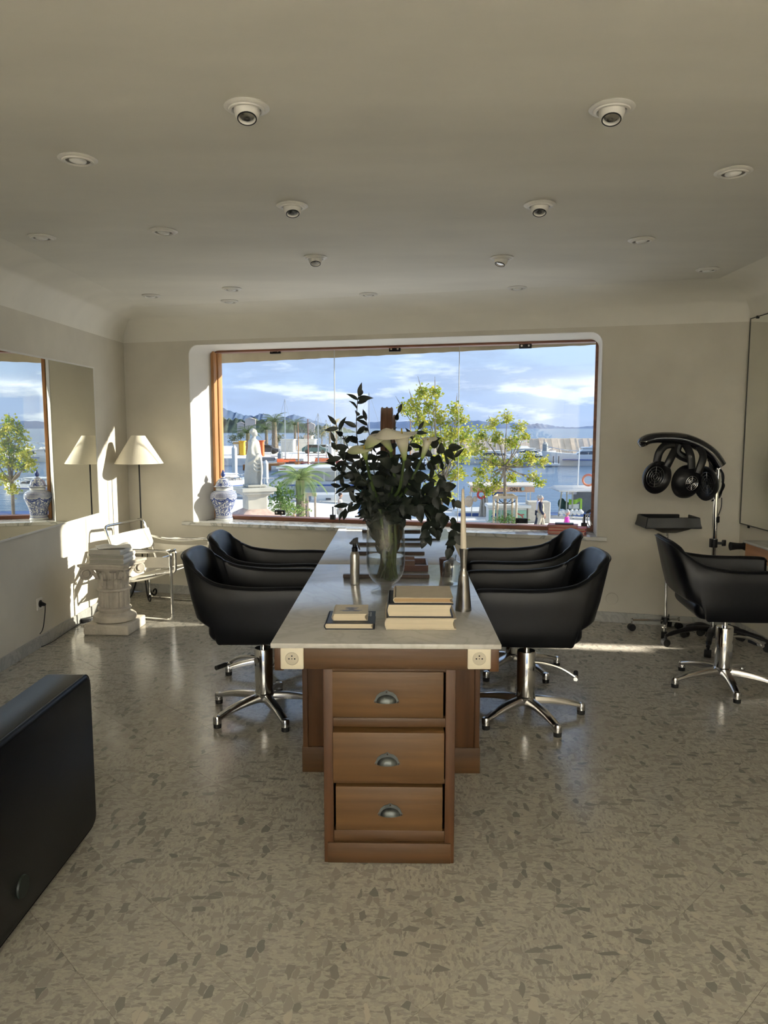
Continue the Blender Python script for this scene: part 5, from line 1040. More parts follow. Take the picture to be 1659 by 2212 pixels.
def leafcloud(pts, size, per, rad):
    vs, fs = [], []
    for p in pts:
        for k in range(per):
            c = p + V((random.gauss(0, rad), random.gauss(0, rad), random.gauss(0, rad * .8))); a = V((U(-1, 1), U(-1, 1), U(-.6, .6))).normalized(); b = a.cross(V((U(-1, 1), U(-1, 1), U(-1, 1)))).normalized(); s_ = size * U(.6, 1.2); i = len(vs)
            vs += [c - a * s_ * .5, c + b * s_ * .42, c + a * s_ * .55, c - b * s_ * .42]; fs.append((i, i + 1, i + 2, i + 3))
    me = bpy.data.meshes.new('foliage'); me.from_pydata([tuple(v_) for v_ in vs], [], fs); me.update(); return me
def plane_tree(label, D, base, fork, blobs, size=.13, dens=13, per=16, rad=.12):
    b0 = base; t = thing('plane_tree', label, 'tree', b0, 0, 'young plane trees on the quay'); fk = fy(*fork, D) - b0; bb = nb(); tube(bb, sm([(0, 0, 0), V((0, 0, fk.z * .5)) + V((fk.x * .4, 0, 0)), fk], 5), [.085, .07, .06], 8); tk = obj('trunk', bb, bark, t); pts = []
    for px, py, r in blobs:
        c = fy(px, py, D + U(-.9, .9)) - b0; R_ = r * D / FOC; bb = nb(); mid = fk.lerp(c, .5) + V((U(-.15, .15), U(-.2, .2), -.12)); tube(bb, sm([fk * .97, mid, c, c + (c - mid) * .35], 4), [.035, .025, .014, .006], 6); obj('branch', bb, bark, t)
        for k in range(int(dens * (r / 20) ** 1.3) + 3): pts.append(c + V((U(-1, 1), U(-1, 1), U(-1, 1))).normalized() * R_ * U(.25, 1.05))
    me = leafcloud(pts, size, per, rad); me.materials.append(planeL); o = bpy.data.objects.new('foliage', me); COL.objects.link(o); o.parent = t; o['kind'] = 'stuff'; return t
BL = [(912, 848, 15), (940, 850, 13), (935, 880, 18), (893, 872, 16), (905, 905, 22), (872, 885, 12), (950, 905, 22), (985, 880, 12), (992, 905, 15), (938, 945, 26), (975, 935, 22), (1005, 940, 20), (900, 950, 20), (970, 975, 24), (1000, 985, 22), (945, 1000, 22), (985, 1025, 20), (940, 1040, 18), (920, 1065, 12), (965, 1070, 12)]
BR2 = [(1096, 903, 12), (1062, 915, 15), (1122, 922, 14), (1040, 938, 18), (1072, 948, 16), (1105, 955, 18), (1132, 943, 9), (1030, 975, 20), (1058, 995, 20), (1088, 1008, 20), (1040, 1022, 20), (1075, 1042, 18), (1120, 1002, 15), (1150, 996, 11), (1176, 1000, 9), (1108, 1030, 12), (1150, 1028, 9), (1165, 1040, 8), (1138, 985, 9), (1032, 1050, 12), (1058, 1062, 12)]
tb0 = fy(948, 1130, 30.5); tb0.z = GZ; plane_tree('taller plane tree with yellow green leaves behind the bouquet', 30.5, tb0, (958, 1040), BL)
tb1 = fy(1091, 1130, 35); tb1.z = GZ; plane_tree('shorter spreading plane tree in the wooden support frame', 35, tb1, (1090, 1005), BR2)
t = thing('tree_support_frame', 'timber support frame of posts around the shorter plane tree', 'tree guard', tb1); pm = mat('timber_post', (.50, .40, .28), .8, var=.15)
cor = [fy(px, 1120, 35 + dy_) - tb1 for px, dy_ in ((1066, -.6), (1115, -.6), (1106, .7), (1074, .7))]; zt_ = fy(1090, 1072, 35).z - GZ
for c in cor: c.z = 0; bb = nb(); cyl(bb, c, c + V((0, 0, zt_)), .05, n=8); obj('post', bb, pm, t)
for k in range(4): a, c = cor[k] + V((0, 0, zt_)), cor[(k + 1) % 4] + V((0, 0, zt_)); bb = nb(); m_ = (a + c) / 2; dd = c - a; box(bb, m_, (dd.length + .1, .04, .12), math.atan2(dd.y, dd.x)); obj('rail', bb, pm, t)
for k in range(4): a = cor[k] + V((0, 0, zt_ - .1)); bb = nb(); tube(bb, sm([a, V((a.x * .5, a.y * .5, zt_ - .3)), V((0, 0, zt_ - .32))], 4), .02, 6); obj('tie_strap', bb, rubber, t)
fy_direct = fy
def mfy(px, py, D): p = fy_direct(px, py, D); return V((2 * XL - p.x, D, p.z))
def plane_tree2(label, D, base, fork, blobs): 
    global fy; keep = fy; fy = mfy
    try: return plane_tree(label, D, base, fork, blobs)
    finally: fy = keep
tb2 = mfy(28, 1130, 31); tb2.z = GZ
plane_tree2('plane tree farther right on the quay, seen reflected in the left mirror', 31, tb2, (25, 1035), [(18, 915, 13), (35, 930, 15), (0, 935, 18), (10, 965, 20), (40, 960, 16), (55, 985, 14), (20, 995, 18), (-10, 990, 20), (45, 1010, 12), (10, 1030, 16), (28, 1055, 10), (-15, 1030, 16), (62, 1005, 9)])
def bush(label, px, py, D, n_, rx, rz, m, size=.07):
    p = fy(px, py, D); t = thing('shrub', label, 'shrub', (p.x, D, GZ)); pts = [V((random.gauss(0, rx), random.gauss(0, rx), p.z - GZ + random.gauss(0, rz))) for _ in range(n_)]; me = leafcloud(pts, size, 12, .06); me.materials.append(m); o = bpy.data.objects.new('foliage', me); COL.objects.link(o); o.parent = t; o['kind'] = 'stuff'
    bb = nb(); tube(bb, [(0, 0, 0), (0, 0, p.z - GZ)], [.05, .02], 6); obj('stem', bb, bark, t)
bush('small green shrub at the foot of the supported plane tree', 1100, 1122, 34.6, 60, .35, .08, bushL); bush('dark green shrub between the statue and the near palm', 606, 1072, 23, 60, .22, .20, bushL, .08); bush('olive green low shrub under the near palm fronds', 622, 1098, 23.5, 70, .34, .09, palmL, .07)
# palms
def frondmesh(name, L_, droop, nl, ll, m):
    bb = nb(); C = lambda s_: V((L_ * (s_ - .18 * s_ * s_ * droop), 0, L_ * (.45 * s_ - .75 * droop * s_ * s_))); tube(bb, [C(q / 10) for q in range(11)], [.022 * L_, .012 * L_, .004 * L_], 5)
    for k in range(nl):
        s_ = .12 + .86 * k / nl; p = C(s_); d = (C(s_ + .02) - p).normalized(); l = ll * (1 - .55 * abs(s_ - .45) * 1.6)
        for sd in (-1, 1):
            w = V((0, 1, 0)) * sd; e = p + (d * .55 + w * .75 + V((0, 0, -.35))).normalized() * l; m_ = p.lerp(e, .5) + V((0, 0, .04 * L_)); h = d * .0075 * L_
            a = [bb.verts.new(q) for q in (p - h, p + h, m_ + h * 1.3, m_ - h * 1.3, e)]; bb.faces.new(a[:4]); bb.faces.new((a[3], a[2], a[4]))
    me = bpy.data.meshes.new(name); bb.to_mesh(me); bb.free(); me.materials.append(m); return me
def palm(label, px, pyc, D, gz, fm, nf, sc, tr, grp=None):
    c = fy(px, pyc, D); t = thing('palm_tree', label, 'palm tree', (c.x, c.y, gz), 0, grp); h = c.z - gz; bb = nb(); rs = []
    for k in range(17): f = k / 16; r_ = tr * (1.25 - .3 * f) * (1 + .10 * (k % 2)); rs.append(ring(V((.1 * tr * math.sin(f * 3), 0, h * f)), V((r_, 0, 0)), V((0, r_, 0)), 10))
    skinrings(bb, rs); obj('trunk', bb, bark, t)
    for k in range(nf):
        a = k * 2.4 + .3; o = bpy.data.objects.new('frond', fm); COL.objects.link(o); o.parent = t; up_ = .9 - 1.25 * (k / nf); o.matrix_local = Matrix.Translation((0, 0, h)) @ Matrix.Rotation(a, 4, 'Z') @ Matrix.Rotation(-up_, 4, 'Y') @ Matrix.Scale(sc * U(.85, 1.1), 4)
    return t
fn = frondmesh('frond', 1., 1.05, 30, .30, palmL); ff = frondmesh('frond', 1., .9, 16, .35, palmD); fyel = frondmesh('frond', 1., .9, 12, .4, yellowP)
palm('young palm with drooping fronds in front of the white boat', 648, 1038, 24, GZ, fn, 17, 1.15, .14)
def WTR(px, py): return fz(px, py, WZ)
QZ = -2.6
for k, (px, py, D, sc, tr, lb) in enumerate(((592, 912, 128, 3.0, .40, 'tallest far palm with a thick trunk beyond the harbour'), (575, 928, 136, 2.4, .25, 'thin far palm just left of the tallest one'), (637, 918, 146, 2.6, .22, 'far palm with a slim dark trunk by the white sheds'), (535, 936, 120, 2.7, .3, 'low far palm behind the shoulder of the statue'))):
    palm(lb, px, py, D, QZ, ff, 16, sc, tr)
for px, lb in ((712, 'yellow tinted small palm among the masts'), (726, 'second yellow tinted palm half behind the bouquet')): palm(lb, px, 930 if px < 720 else 912, 118 if px < 720 else 134, QZ, fyel, 10, 1.6, .12)
# far quay left, breakwater right
bb = nb(); qp = [(-75, 112), (-13, 104), (-3, 112), (-1, 175), (-95, 185)]; skinrings(bb, [[V((x, y, -5)) for x, y in qp], [V((x, y, QZ)) for x, y in qp]]); struct('ground_far_quay', bb, pavem)['label'] = 'far quay across the harbour'
bb = nb()
for k in range(46):
    a = None; x_ = 3 + k * 1.25; y_ = 158 - k * .12; box(bb, (x_, y_, -2.9 + U(-.06, .06)), (1.27, 5.0 + U(-.1, .1), 2.0), 0, .03, 1, rot=Euler((.75, 0, U(-.03, .03))))
o = obj('breakwater', bb, mat('beige_rock', (.80, .60, .42), .9, var=.15, scale=.5)); tag(o, 'long beige stone breakwater behind the motor yachts', 'breakwater')
bb = nb()
for k in range(60): box(bb, (3 + k * .95, 158.5 + U(-1, 1), -1.25 + U(0, .2)), (U(.5, .9), .7, U(.3, .6)), U(0, 3), .08, 1)
o2 = obj('rock_row', bb, mat('pale_rock', (.62, .52, .45), .9), o); o2['kind'] = 'stuff'
# hills
def ridge(name, label, D, pts, base_y, m, rough=0, depth=400):
    bb = nb(); P_ = [fy(px, py, D) for px, py in pts]; Q = sm([(p.x, 0, p.z) for p in P_], 10); rs = []
    for i, q in enumerate(Q): z = q.z + rough * (math.sin(i * 1.7) + math.sin(i * .73) + U(-1, 1)) * .5; rs.append([V((q.x, D - depth * .3, WZ)), V((q.x, D - depth * .1, WZ + (z - WZ) * .55)), V((q.x, D, z)), V((q.x, D + depth, WZ - 2))])
    for a, c in zip(rs, rs[1:]):
        for k in range(3): bb.faces.new([bb.verts.new(v_) for v_ in (a[k], c[k], c[k + 1], a[k + 1])])
    bmesh.ops.remove_doubles(bb, verts=bb.verts[:], dist=.01); o = obj(name, bb, m); tag(o, label, 'hills'); return o
ridge('far_hills', 'blue grey mountain ridge beyond the bay at left', 5200, [(330, 870), (420, 872), (485, 884), (520, 895), (548, 898), (572, 893), (600, 904), (632, 896), (662, 903), (700, 915), (745, 922), (800, 926)], 925, mat('hazy_hill', (.11, .17, .27), .9, var=.15, scale=.004), 6, 900)  # blue distance haze is mixed into the ridge colour
ridge('far_headland', 'thin blue headland along the horizon at right', 8200, [(700, 922), (760, 914), (830, 911), (900, 910), (1000, 908), (1060, 911), (1110, 913), (1140, 917), (1165, 915), (1195, 920), (1225, 923), (1250, 923), (1290, 919), (1340, 916), (1480, 915), (1580, 920), (1660, 909), (1740, 913), (1850, 921), (2000, 920)], 925, mat('hazy_headland', (.10, .16, .28), .9, var=.1, scale=.003), 5, 900)  # headland colour carries the blue of the distance haze
ridge('wooded_shore', 'dark wooded shore with villas across the bay at left', 900, [(300, 895), (400, 898), (480, 903), (520, 907), (560, 905), (600, 910), (650, 914), (700, 920), (745, 926), (790, 929)], 935, mat('wooded_green', (.055, .085, .06), .9, var=.5, scale=.05, bump=.8, bscale=.08), 3.2, 120)
bb = nb()
for px, py, w, h in ((541, 914, 12, 8), (584, 918, 10, 5), (520, 919, 8, 4), (672, 921, 8, 4)): p = fy(px, py, 855); box(bb, p - V((0, 0, 5)), (w, 8, h + 10), .2, .3, 1); prism(bb, [(-w / 2 - .5, 0), (w / 2 + .5, 0), (0, 2.2)], -4, 4, Matrix.Translation(p + V((0, 0, h / 2))) @ Matrix.Rotation(PI / 2, 4, 'X'))
o = obj('shore_villas', bb, mat('villa_wall', (.70, .58, .50), .8)); tag(o, 'tiny pale villas on the wooded shore', 'houses', kind='stuff')
# bare grey trees on the far quay
for k, (px, py, r) in enumerate(((600, 946, 9), (670, 940, 12), (695, 938, 13), (655, 952, 10), (725, 945, 12), (745, 950, 10), (505, 948, 12), (520, 940, 8))):
    D = 154 + k * 5; c = fy(px, py, D); t = thing('bare_tree', ('grey leafless tree on the far quay, %s' % ['beside the tallest palm', 'left of the red mast', 'right of the red mast', 'above the white shed', 'by the yellow palm', 'behind the bouquet leaves', 'at the left window frame', 'behind the statue back'][k]), 'tree', (c.x, D, QZ), 0, 'bare trees on the far quay')
    R_ = r * D / FOC; pts = [V((random.gauss(0, R_ * .5), random.gauss(0, R_ * .5), c.z - QZ + random.gauss(0, R_ * .4))) for _ in range(60)]; me = leafcloud(pts, .30, 7, .3); me.materials.append(greyL); o = bpy.data.objects.new('crown', me); COL.objects.link(o); o.parent = t; o['kind'] = 'stuff'; bb = nb(); tube(bb, [(0, 0, 0), (0, 0, c.z - QZ)], [.16, .06], 6); obj('trunk', bb, bark, t)
# sheds, vans and containers on the far quay
def qbox(name, label, cat, px0, px1, pyt, D, m, rz=0, dp=3., roofm=None, extras=None):
    a, c = fy(px0, 960, D), fy(px1, 960, D); zt = fy(px0, pyt, D).z; w = c.x - a.x; h = zt - QZ; t = thing(name, label, cat, ((a.x + c.x) / 2, D + dp / 2, QZ), rz); bb = nb(); box(bb, (0, 0, h / 2), (w, dp, h), 0, .05, 1); obj('body', bb, m, t); bb = nb(); box(bb, (0, 0, h + .05), (w + .25, dp + .25, .12)); obj('roof', bb, roofm or m, t); bb = nb()
    for k in range(max(1, int(w / 2.4))): box(bb, (-w / 2 + (k + .5) * w / max(1, int(w / 2.4)), -dp / 2 - .02, h * .45), (w / max(1, int(w / 2.4)) * .82, .04, h * .8), 0, .01, 1)
    obj('door_panel', bb, roofm or m, t); return t
wb = mat('white_shed', (.74, .72, .66), .7, var=.05, scale=.4); wb2 = mat('white_shed_trim', (.60, .58, .52), .7); om = mat('orange_cloth', (.75, .13, .03), .7); ym = mat('yellow_banner', (.75, .42, .03), .7); tanm = mat('tan_banner', (.50, .34, .14), .7)
qbox('storage_shed', 'white quay shed behind the tallest palm trunk', 'shed', 606, 634, 950, 134, wb, roofm=wb2); qbox('long_shed', 'long white quay shed right of the slim palm', 'shed', 643, 680, 950, 138, wb, roofm=wb2); qbox('cabin', 'small beige roof cabin on top level behind the long shed', 'shed', 657, 673, 942, 143, mat('cabin_beige', (.6, .5, .4), .8)); qbox('kiosk', 'yellow and tan striped quay kiosk left of the statue head', 'kiosk', 503, 517, 955, 118, tanm, dp=1.5, roofm=wb); qbox('ticket_booth', 'bright yellow quay booth behind the statue back', 'kiosk', 517, 527, 954, 117, ym, dp=1.2); qbox('orange_stand', 'orange quay stand right of the statue chest', 'stand', 560, 568, 953, 112, om, dp=1.2)
def car(label, px, D, m):
    p = fy(px, 970, D); t = thing('car', label, 'car', (p.x, D, QZ)); bb = nb(); prof = [(-2.1, .3), (2.1, .3), (2.15, .75), (1.3, .95), (.6, 1.45), (-1.1, 1.5), (-1.9, 1.0), (-2.15, .8)]; prism(bb, prof, -.85, .85, Matrix.Rotation(PI / 2, 4, 'X')); obj('body', bb, m, t); bb = nb(); prism(bb, [(-1.0, 1.0), (1.1, 1.0), (.55, 1.40), (-.95, 1.42)], -.87, .87, Matrix.Rotation(PI / 2, 4, 'X')); obj('window', bb, blackp, t)
    for x_ in (-1.3, 1.3):
        bb = nb(); cyl(bb, (x_, -.88, .33), (x_, .88, .33), .33, n=14); obj('wheel', bb, rubber, t)
car('dark car parked by the tallest palm', 575, 124, mat('dark_car', (.03, .035, .05), .3)); car('teal dark car parked right of the long shed', 681, 126, mat('teal_car', (.03, .12, .12), .3)); car('white car parked behind the red mast', 697, 129, whitec)
# boats
hullw = mat('boat_white', (.72, .73, .72), .35, var=.05, scale=.4); glassd = mat('boat_dark_glass', (.03, .04, .06), .1); blueh = mat('boat_blue', (.035, .09, .30), .4); woodb = mat('boat_varnish', (.42, .17, .05), .4); redb = mat('boat_dark_red', (.22, .02, .03), .5); deckm = mat('boat_deck', (.62, .56, .47), .7); cyanm = mat('boat_turquoise', (.10, .42, .38), .4)
def hull(bm, L_, B, zd, rise, zk=-.4):
    rs = []
    for k in range(13):
        s_ = k / 12; w = B / 2 * (.86 + .14 * math.sin(PI * min(1, s_ * 1.6))) * (1 - max(0, (s_ - .5) / .5) ** 2.2) + .01; zz = zd + rise * s_ ** 2.2; x_ = -L_ / 2 + L_ * s_
        rs.append([V((x_, 0, zk)), V((x_ - .02, w * .7, zk * .5)), V((x_ + .04 * L_ * s_, w, zz * .5)), V((x_ + .06 * L_ * s_, w * 1.02, zz)), V((x_ + .06 * L_ * s_, w * .9, zz)), V((x_ + .06 * L_ * s_, 0, zz - .02)), V((x_ + .06 * L_ * s_, -w * .9, zz)), V((x_ + .06 * L_ * s_, -w * 1.02, zz)), V((x_ + .04 * L_ * s_, -w, zz * .5)), V((x_ - .02, -w * .7, zk * .5))])
    skinrings(bm, rs); return bm
def cab(bm, x0, x1, w, z0, z1, sf=.5, sb=.15):
    skinrings(bm, [[V((x0, -w, z0)), V((x1, -w, z0)), V((x1, w, z0)), V((x0, w, z0))], [V((x0 + sb, -w * .9, z1)), V((x1 - sf, -w * .85, z1)), V((x1 - sf, w * .85, z1)), V((x0 + sb, w * .9, z1))]]); return bm
def yacht(label, px, D, L_, rz, fly=True, hm=hullw):
    p = fy(px, 990, D); t = thing('motor_yacht', label, 'yacht', (p.x, D, WZ), rz, 'motor yachts moored in the harbour'); h = .115 * L_; B = L_ * .28
    bb = nb(); hull(bb, L_, B, h, h * .45); obj('hull', bb, hm, t, ang=50)
    bb = nb(); cab(bb, -L_ * .28, L_ * .20, B * .40, h * .95, h * 1.75, L_ * .12, .1); obj('cabin', bb, hullw, t); bb = nb(); cab(bb, -L_ * .25, L_ * .17, B * .405, h * 1.15, h * 1.6, L_ * .085, .12); obj('cabin_glass', bb, glassd, t)
    bb = nb(); box(bb, (-L_ * .10, 0, h * 1.80), (L_ * .42, B * .82, h * .10), 0, .05, 1); obj('hardtop', bb, hullw, t)
    if fly:
        bb = nb(); cab(bb, -L_ * .18, L_ * .02, B * .30, h * 1.8, h * 2.15, L_ * .05, .2); obj('flybridge', bb, hullw, t)
        bb = nb()
        for sy in (-1, 1): tube(bb, sm([(-L_ * .28, sy * B * .33, h * 1.75), (-L_ * .20, sy * B * .31, h * 2.5), (-L_ * .08, sy * B * .30, h * 2.85)], 4), .06, 6)
        box(bb, (-L_ * .10, 0, h * 2.86), (L_ * .16, B * .64, .08)); obj('radar_arch', bb, hullw, t)
    bb = nb()
    for sy in (-1, 1):
        tube(bb, [(L_ * .02, sy * B * .46, h * 1.38), (L_ * .3, sy * B * .38, h * 1.55), (L_ * .50, 0, h * 1.9)], .03, 5)
        for k in range(5): x_ = L_ * (.04 + .1 * k); tube(bb, [(x_, sy * B * (.46 - .02 * k * k * .4), h * (1.0 + .05 * k)), (x_, sy * B * (.46 - .02 * k * k * .4), h * (1.38 + .06 * k))], .02, 4)
    obj('rail', bb, chrome, t); bb = nb(); box(bb, (-.02 * L_, 0, h * .62), (L_ * .70, B * 1.035, h * .10)); obj('side_stripe', bb, blueh, t); return t
yacht('large flybridge motor yacht at the right window edge', 1276, 106, 12, PI - .15); yacht('white flybridge yacht in front of the breakwater', 1138, 122, 9.5, .35); yacht('low white sport boat at anchor left of the grey piling', 1152, 110, 7.5, .2, False)
yacht('white motor boat half hidden behind the shorter plane tree', 1070, 112, 9, .2, False); yacht('white motor boat behind the taller plane tree', 985, 116, 9, .1); yacht('white boat moored at the far left window edge', 486, 62, 7, .9, False); yacht('small white cruiser with rails left of the statue pedestal', 505, 50, 4.5, .7, False)
for px_, D_, L__, lb_ in ((60, 118, 9, 'white motor yacht reflected in the left wall mirror near its tree'), (92, 130, 8, 'second white yacht reflected in the left wall mirror by the jar'), (75, 60, 6, 'nearer white launch reflected in the left wall mirror')):
    q_ = yacht(lb_, 1270, D_, L__, .3, D_ > 100); p_ = mfy(px_, 990, D_); q_.location = (p_.x, D_, WZ)
def smallboat(label, px, D, L_, rz, hm, mast=None, mm=None, cabin=0, stripe=None, top=None):
    p = fy(px, 990, D); t = thing('sailing_boat' if mast else 'small_boat', label, 'boat', (p.x, D, WZ), rz, 'small boats along the far quay'); h = max(.55, L_ * .11); B = L_ * .30; bb = nb(); hull(bb, L_, B, h, h * .6, -.3); obj('hull', bb, hm, t, ang=50); bb = nb(); cab(bb, -L_ * .3, L_ * .22, B * .3, h * .9, h * 1.25, .2, .1); obj('deckhouse', bb, deckm if not cabin else hullw, t)
    if stripe: bb = nb(); box(bb, (-L_ * .05, 0, h * .8), (L_ * .76, B * 1.04, h * .28)); obj('side_stripe', bb, stripe, t)
    if cabin: bb = nb(); cab(bb, -L_ * .15, L_ * .15, B * .33, h, h + cabin, .3, .1); obj('cabin', bb, hullw, t); bb = nb(); cab(bb, -L_ * .12, L_ * .14, B * .34, h + cabin * .45, h + cabin * .8, .22, .1); obj('cabin_glass', bb, glassd, t)
    if top: bb = nb(); surf(bb, lambda u, v: V((-L_ * .35 + L_ * .5 * u, (v - .5) * B * 1.1, h + .5 + .4 * math.sin(PI * v))), 6, 8); thick(bb, .03); obj('boat_cover', bb, top, t)
    if mast:
        zt = fy(px, mast, D).z - WZ; bb = nb(); tube(bb, [(L_ * .05, 0, h), (L_ * .05, 0, zt)], [.075, .045], 6); mo = obj('mast', bb, mm or alum, t); bb = nb(); tube(bb, [(L_ * .05, 0, zt), (L_ * .5, 0, h * 1.5)], .012, 4); tube(bb, [(L_ * .05, 0, zt), (-L_ * .46, 0, h)], .012, 4); obj('rigging', bb, mat('rigging_wire', (.25, .26, .27), .8), mo); bb = nb(); tube(bb, [(L_ * .05, 0, h + .9), (-L_ * .38, 0, h + .95)], .05, 6); obj('boom', bb, mm or alum, t)
rm = mat('red_brown_mast', (.30, .09, .05), .5)
SB = [(586, 101, 6, .1, woodb, None, None, 0, None, None, 'varnished wooden boat right of the statue'), (614, 862, None, None, None, None, None, None, None, None, None)]
for a in ((578, 95, 6, .1, woodb, None, None, 0, None, mat('dark_cover', (.06, .07, .09), .7), 'dark covered wooden boat right of the statue waist'), (613, 100, 4.5, .05, woodb, 862, alum, 0, None, None, 'wooden sailing boat with the tallest pale mast'), (626, 93, 4.5, .2, hullw, None, None, .7, None, om, 'white boat with an orange cover beside the grey piling'), (661, 84, 5, .1, hullw, 905, rm, 0, blueh, None, 'white boat with a blue stripe and red brown mast'), (641, 90, 4, 0, woodb, 912, woodb, 0, None, None, 'wooden boat with a brown mast before the long shed'), (683, 77, 4.5, .1, hullw, 893, alum, 1.0, None, None, 'white cruiser with a leaning silver mast'), (700, 100, 6, .1, redb, 907, alum, 0, None, None, 'dark red sailing boat among the masts'), (712, 95, 5, -.1, woodb, 905, alum, 0, None, om, 'orange covered boat near the yellow palm'), (735, 92, 6, 0, hullw, 912, alum, 0, None, None, 'white sailing boat partly behind the left branches'), (792, 90, 6, 0, hullw, 848, alum, 0, None, None, 'white sailing boat with a tall mast above the bouquet'), (640, 84, 4, .2, hullw, None, None, .0, None, None, 'little white dinghy on the harbour water'), (880, 95, 7, 0, hullw, 905, woodb, 0, blueh, None, 'blue striped sailing boat behind the calla lilies'), (760, 88, 6, .1, hullw, None, None, .8, blueh, None, 'blue and white fishing boat behind the left branches'), (496, 40, 2.8, .3, cyanm, None, None, 0, None, None, 'turquoise skiff beside the jar')):
    px, D, L_, rz, hm, mast, mm, cb, stp, top, lb = a; smallboat(lb, px, D, L_, rz, hm, mast, mm, cb, stp, top)
for px, pt, pb, D, m, lb in ((1178, 955, 992, 116, mat('grey_piling', (.30, .33, .34), .8), 'grey mooring piling left of the large yacht'), (605, 975, 1006, 99, mat('grey_piling', (.30, .33, .34), .8), 'grey mooring piling right of the statue'), (506, 962, 1000, 80, wb, 'white capped piling left of the statue'), (574, 994, 1014, 72, wb, 'short white post right of the statue robe'), (714, 958, 985, 104, wb, 'white post before the yellow palm')):
    p = fy(px, pt, D); t = thing('mooring_piling', lb, 'piling', (p.x, D, WZ), 0, 'mooring pilings'); r_ = .38 * D / 110; bb = nb(); cyl(bb, (0, 0, -.5), (0, 0, p.z - WZ - .3), r_, n=14); obj('shaft', bb, m, t); bb = nb(); cyl(bb, (0, 0, p.z - WZ - .3), (0, 0, p.z - WZ), r_, r_ * .3, 14); obj('cap', bb, m, t)
# floating dock beside the large yacht
p = fy(1186, 990, 103); t = thing('floating_dock', 'white floating pontoon with posts beside the large yacht', 'dock', (p.x, 103, WZ)); bb = nb(); box(bb, (0, 0, .35), (2.6, 2, .25)); obj('deck', bb, hullw, t); bb = nb()
for x_ in (-1.1, -.4, .4, 1.1): box(bb, (x_, -.9, .9), (.12, .12, 1.1))
obj('posts', bb, glassd, t)
# white passenger boat
def passenger():
    D = 50; a, c = fy(596, 1010, D), fy(905, 1010, D); L_ = c.x - a.x; t = thing('passenger_boat', 'long white passenger boat with square windows behind the near palm', 'boat', ((a.x + c.x) / 2, D, WZ)); Z = lambda y: fy(700, y, D).z - WZ
    bb = nb(); hull(bb, L_, 3.4, Z(1045), .3); 
    for v_ in bb.verts: v_.co.x *= -1
    obj('hull', bb, hullw, t, ang=50); bb = nb(); box(bb, (0, -1.75, Z(1044)), (L_ * .8, .06, .10)); obj('side_stripe', bb, blueh, t)
    x0 = fy(640, 1010, D).x - (a.x + c.x) / 2; bb = nb(); cab(bb, x0, L_ * .45, 1.4, Z(1046), Z(1011), .3, .5); obj('cabin', bb, hullw, t); bb = nb(); box(bb, ((x0 + L_ * .45) / 2 - .4, 0, Z(1008)), (L_ * .45 - x0 + 1.4, 3.1, .12), 0, .03, 1); obj('roof', bb, hullw, t)
    px = 650
    for k in range(9):
        u0, u1 = fy(px + .5, 1020, D).x - (a.x + c.x) / 2, fy(px + 24, 1020, D).x - (a.x + c.x) / 2; zc = (Z(1017) + Z(1036)) / 2; bb = nb(); box(bb, ((u0 + u1) / 2, -1.40, zc), (u1 - u0, .10, Z(1017) - Z(1036)), 0, .03, 2); obj('window', bb, mat('boat_grey_glass', (.22, .25, .26), .15), t); px += 28
    bb = nb()
    for k in range(8): tube(bb, [(x0 - 2.2 + k * .3, -1.2, Z(1045)), (x0 - 2.2 + k * .3, -1.2, Z(1030))], .02, 4)
    tube(bb, [(x0 - 2.4, -1.2, Z(1030)), (x0, -1.2, Z(1030))], .025, 5); obj('rail', bb, chrome, t)
    D2 = 46.8; a, c = fy(676, 1070, D2), fy(860, 1070, D2); t = thing('white_barge', 'plain white hull moored at the quay in front of the passenger boat', 'boat', ((a.x + c.x) / 2, D2, WZ)); z1 = fy(700, 1066, D2).z - WZ; bb = nb(); hull(bb, c.x - a.x, 2.0, z1, .2); obj('hull', bb, hullw, t, ang=50); bb = nb(); p = fy(709, 1078, D2 - 1.05); box(bb, (p.x - (a.x + c.x) / 2, -1.0, p.z - WZ), (.3, .06, .1)); obj('port', bb, glassd, t)
passenger()
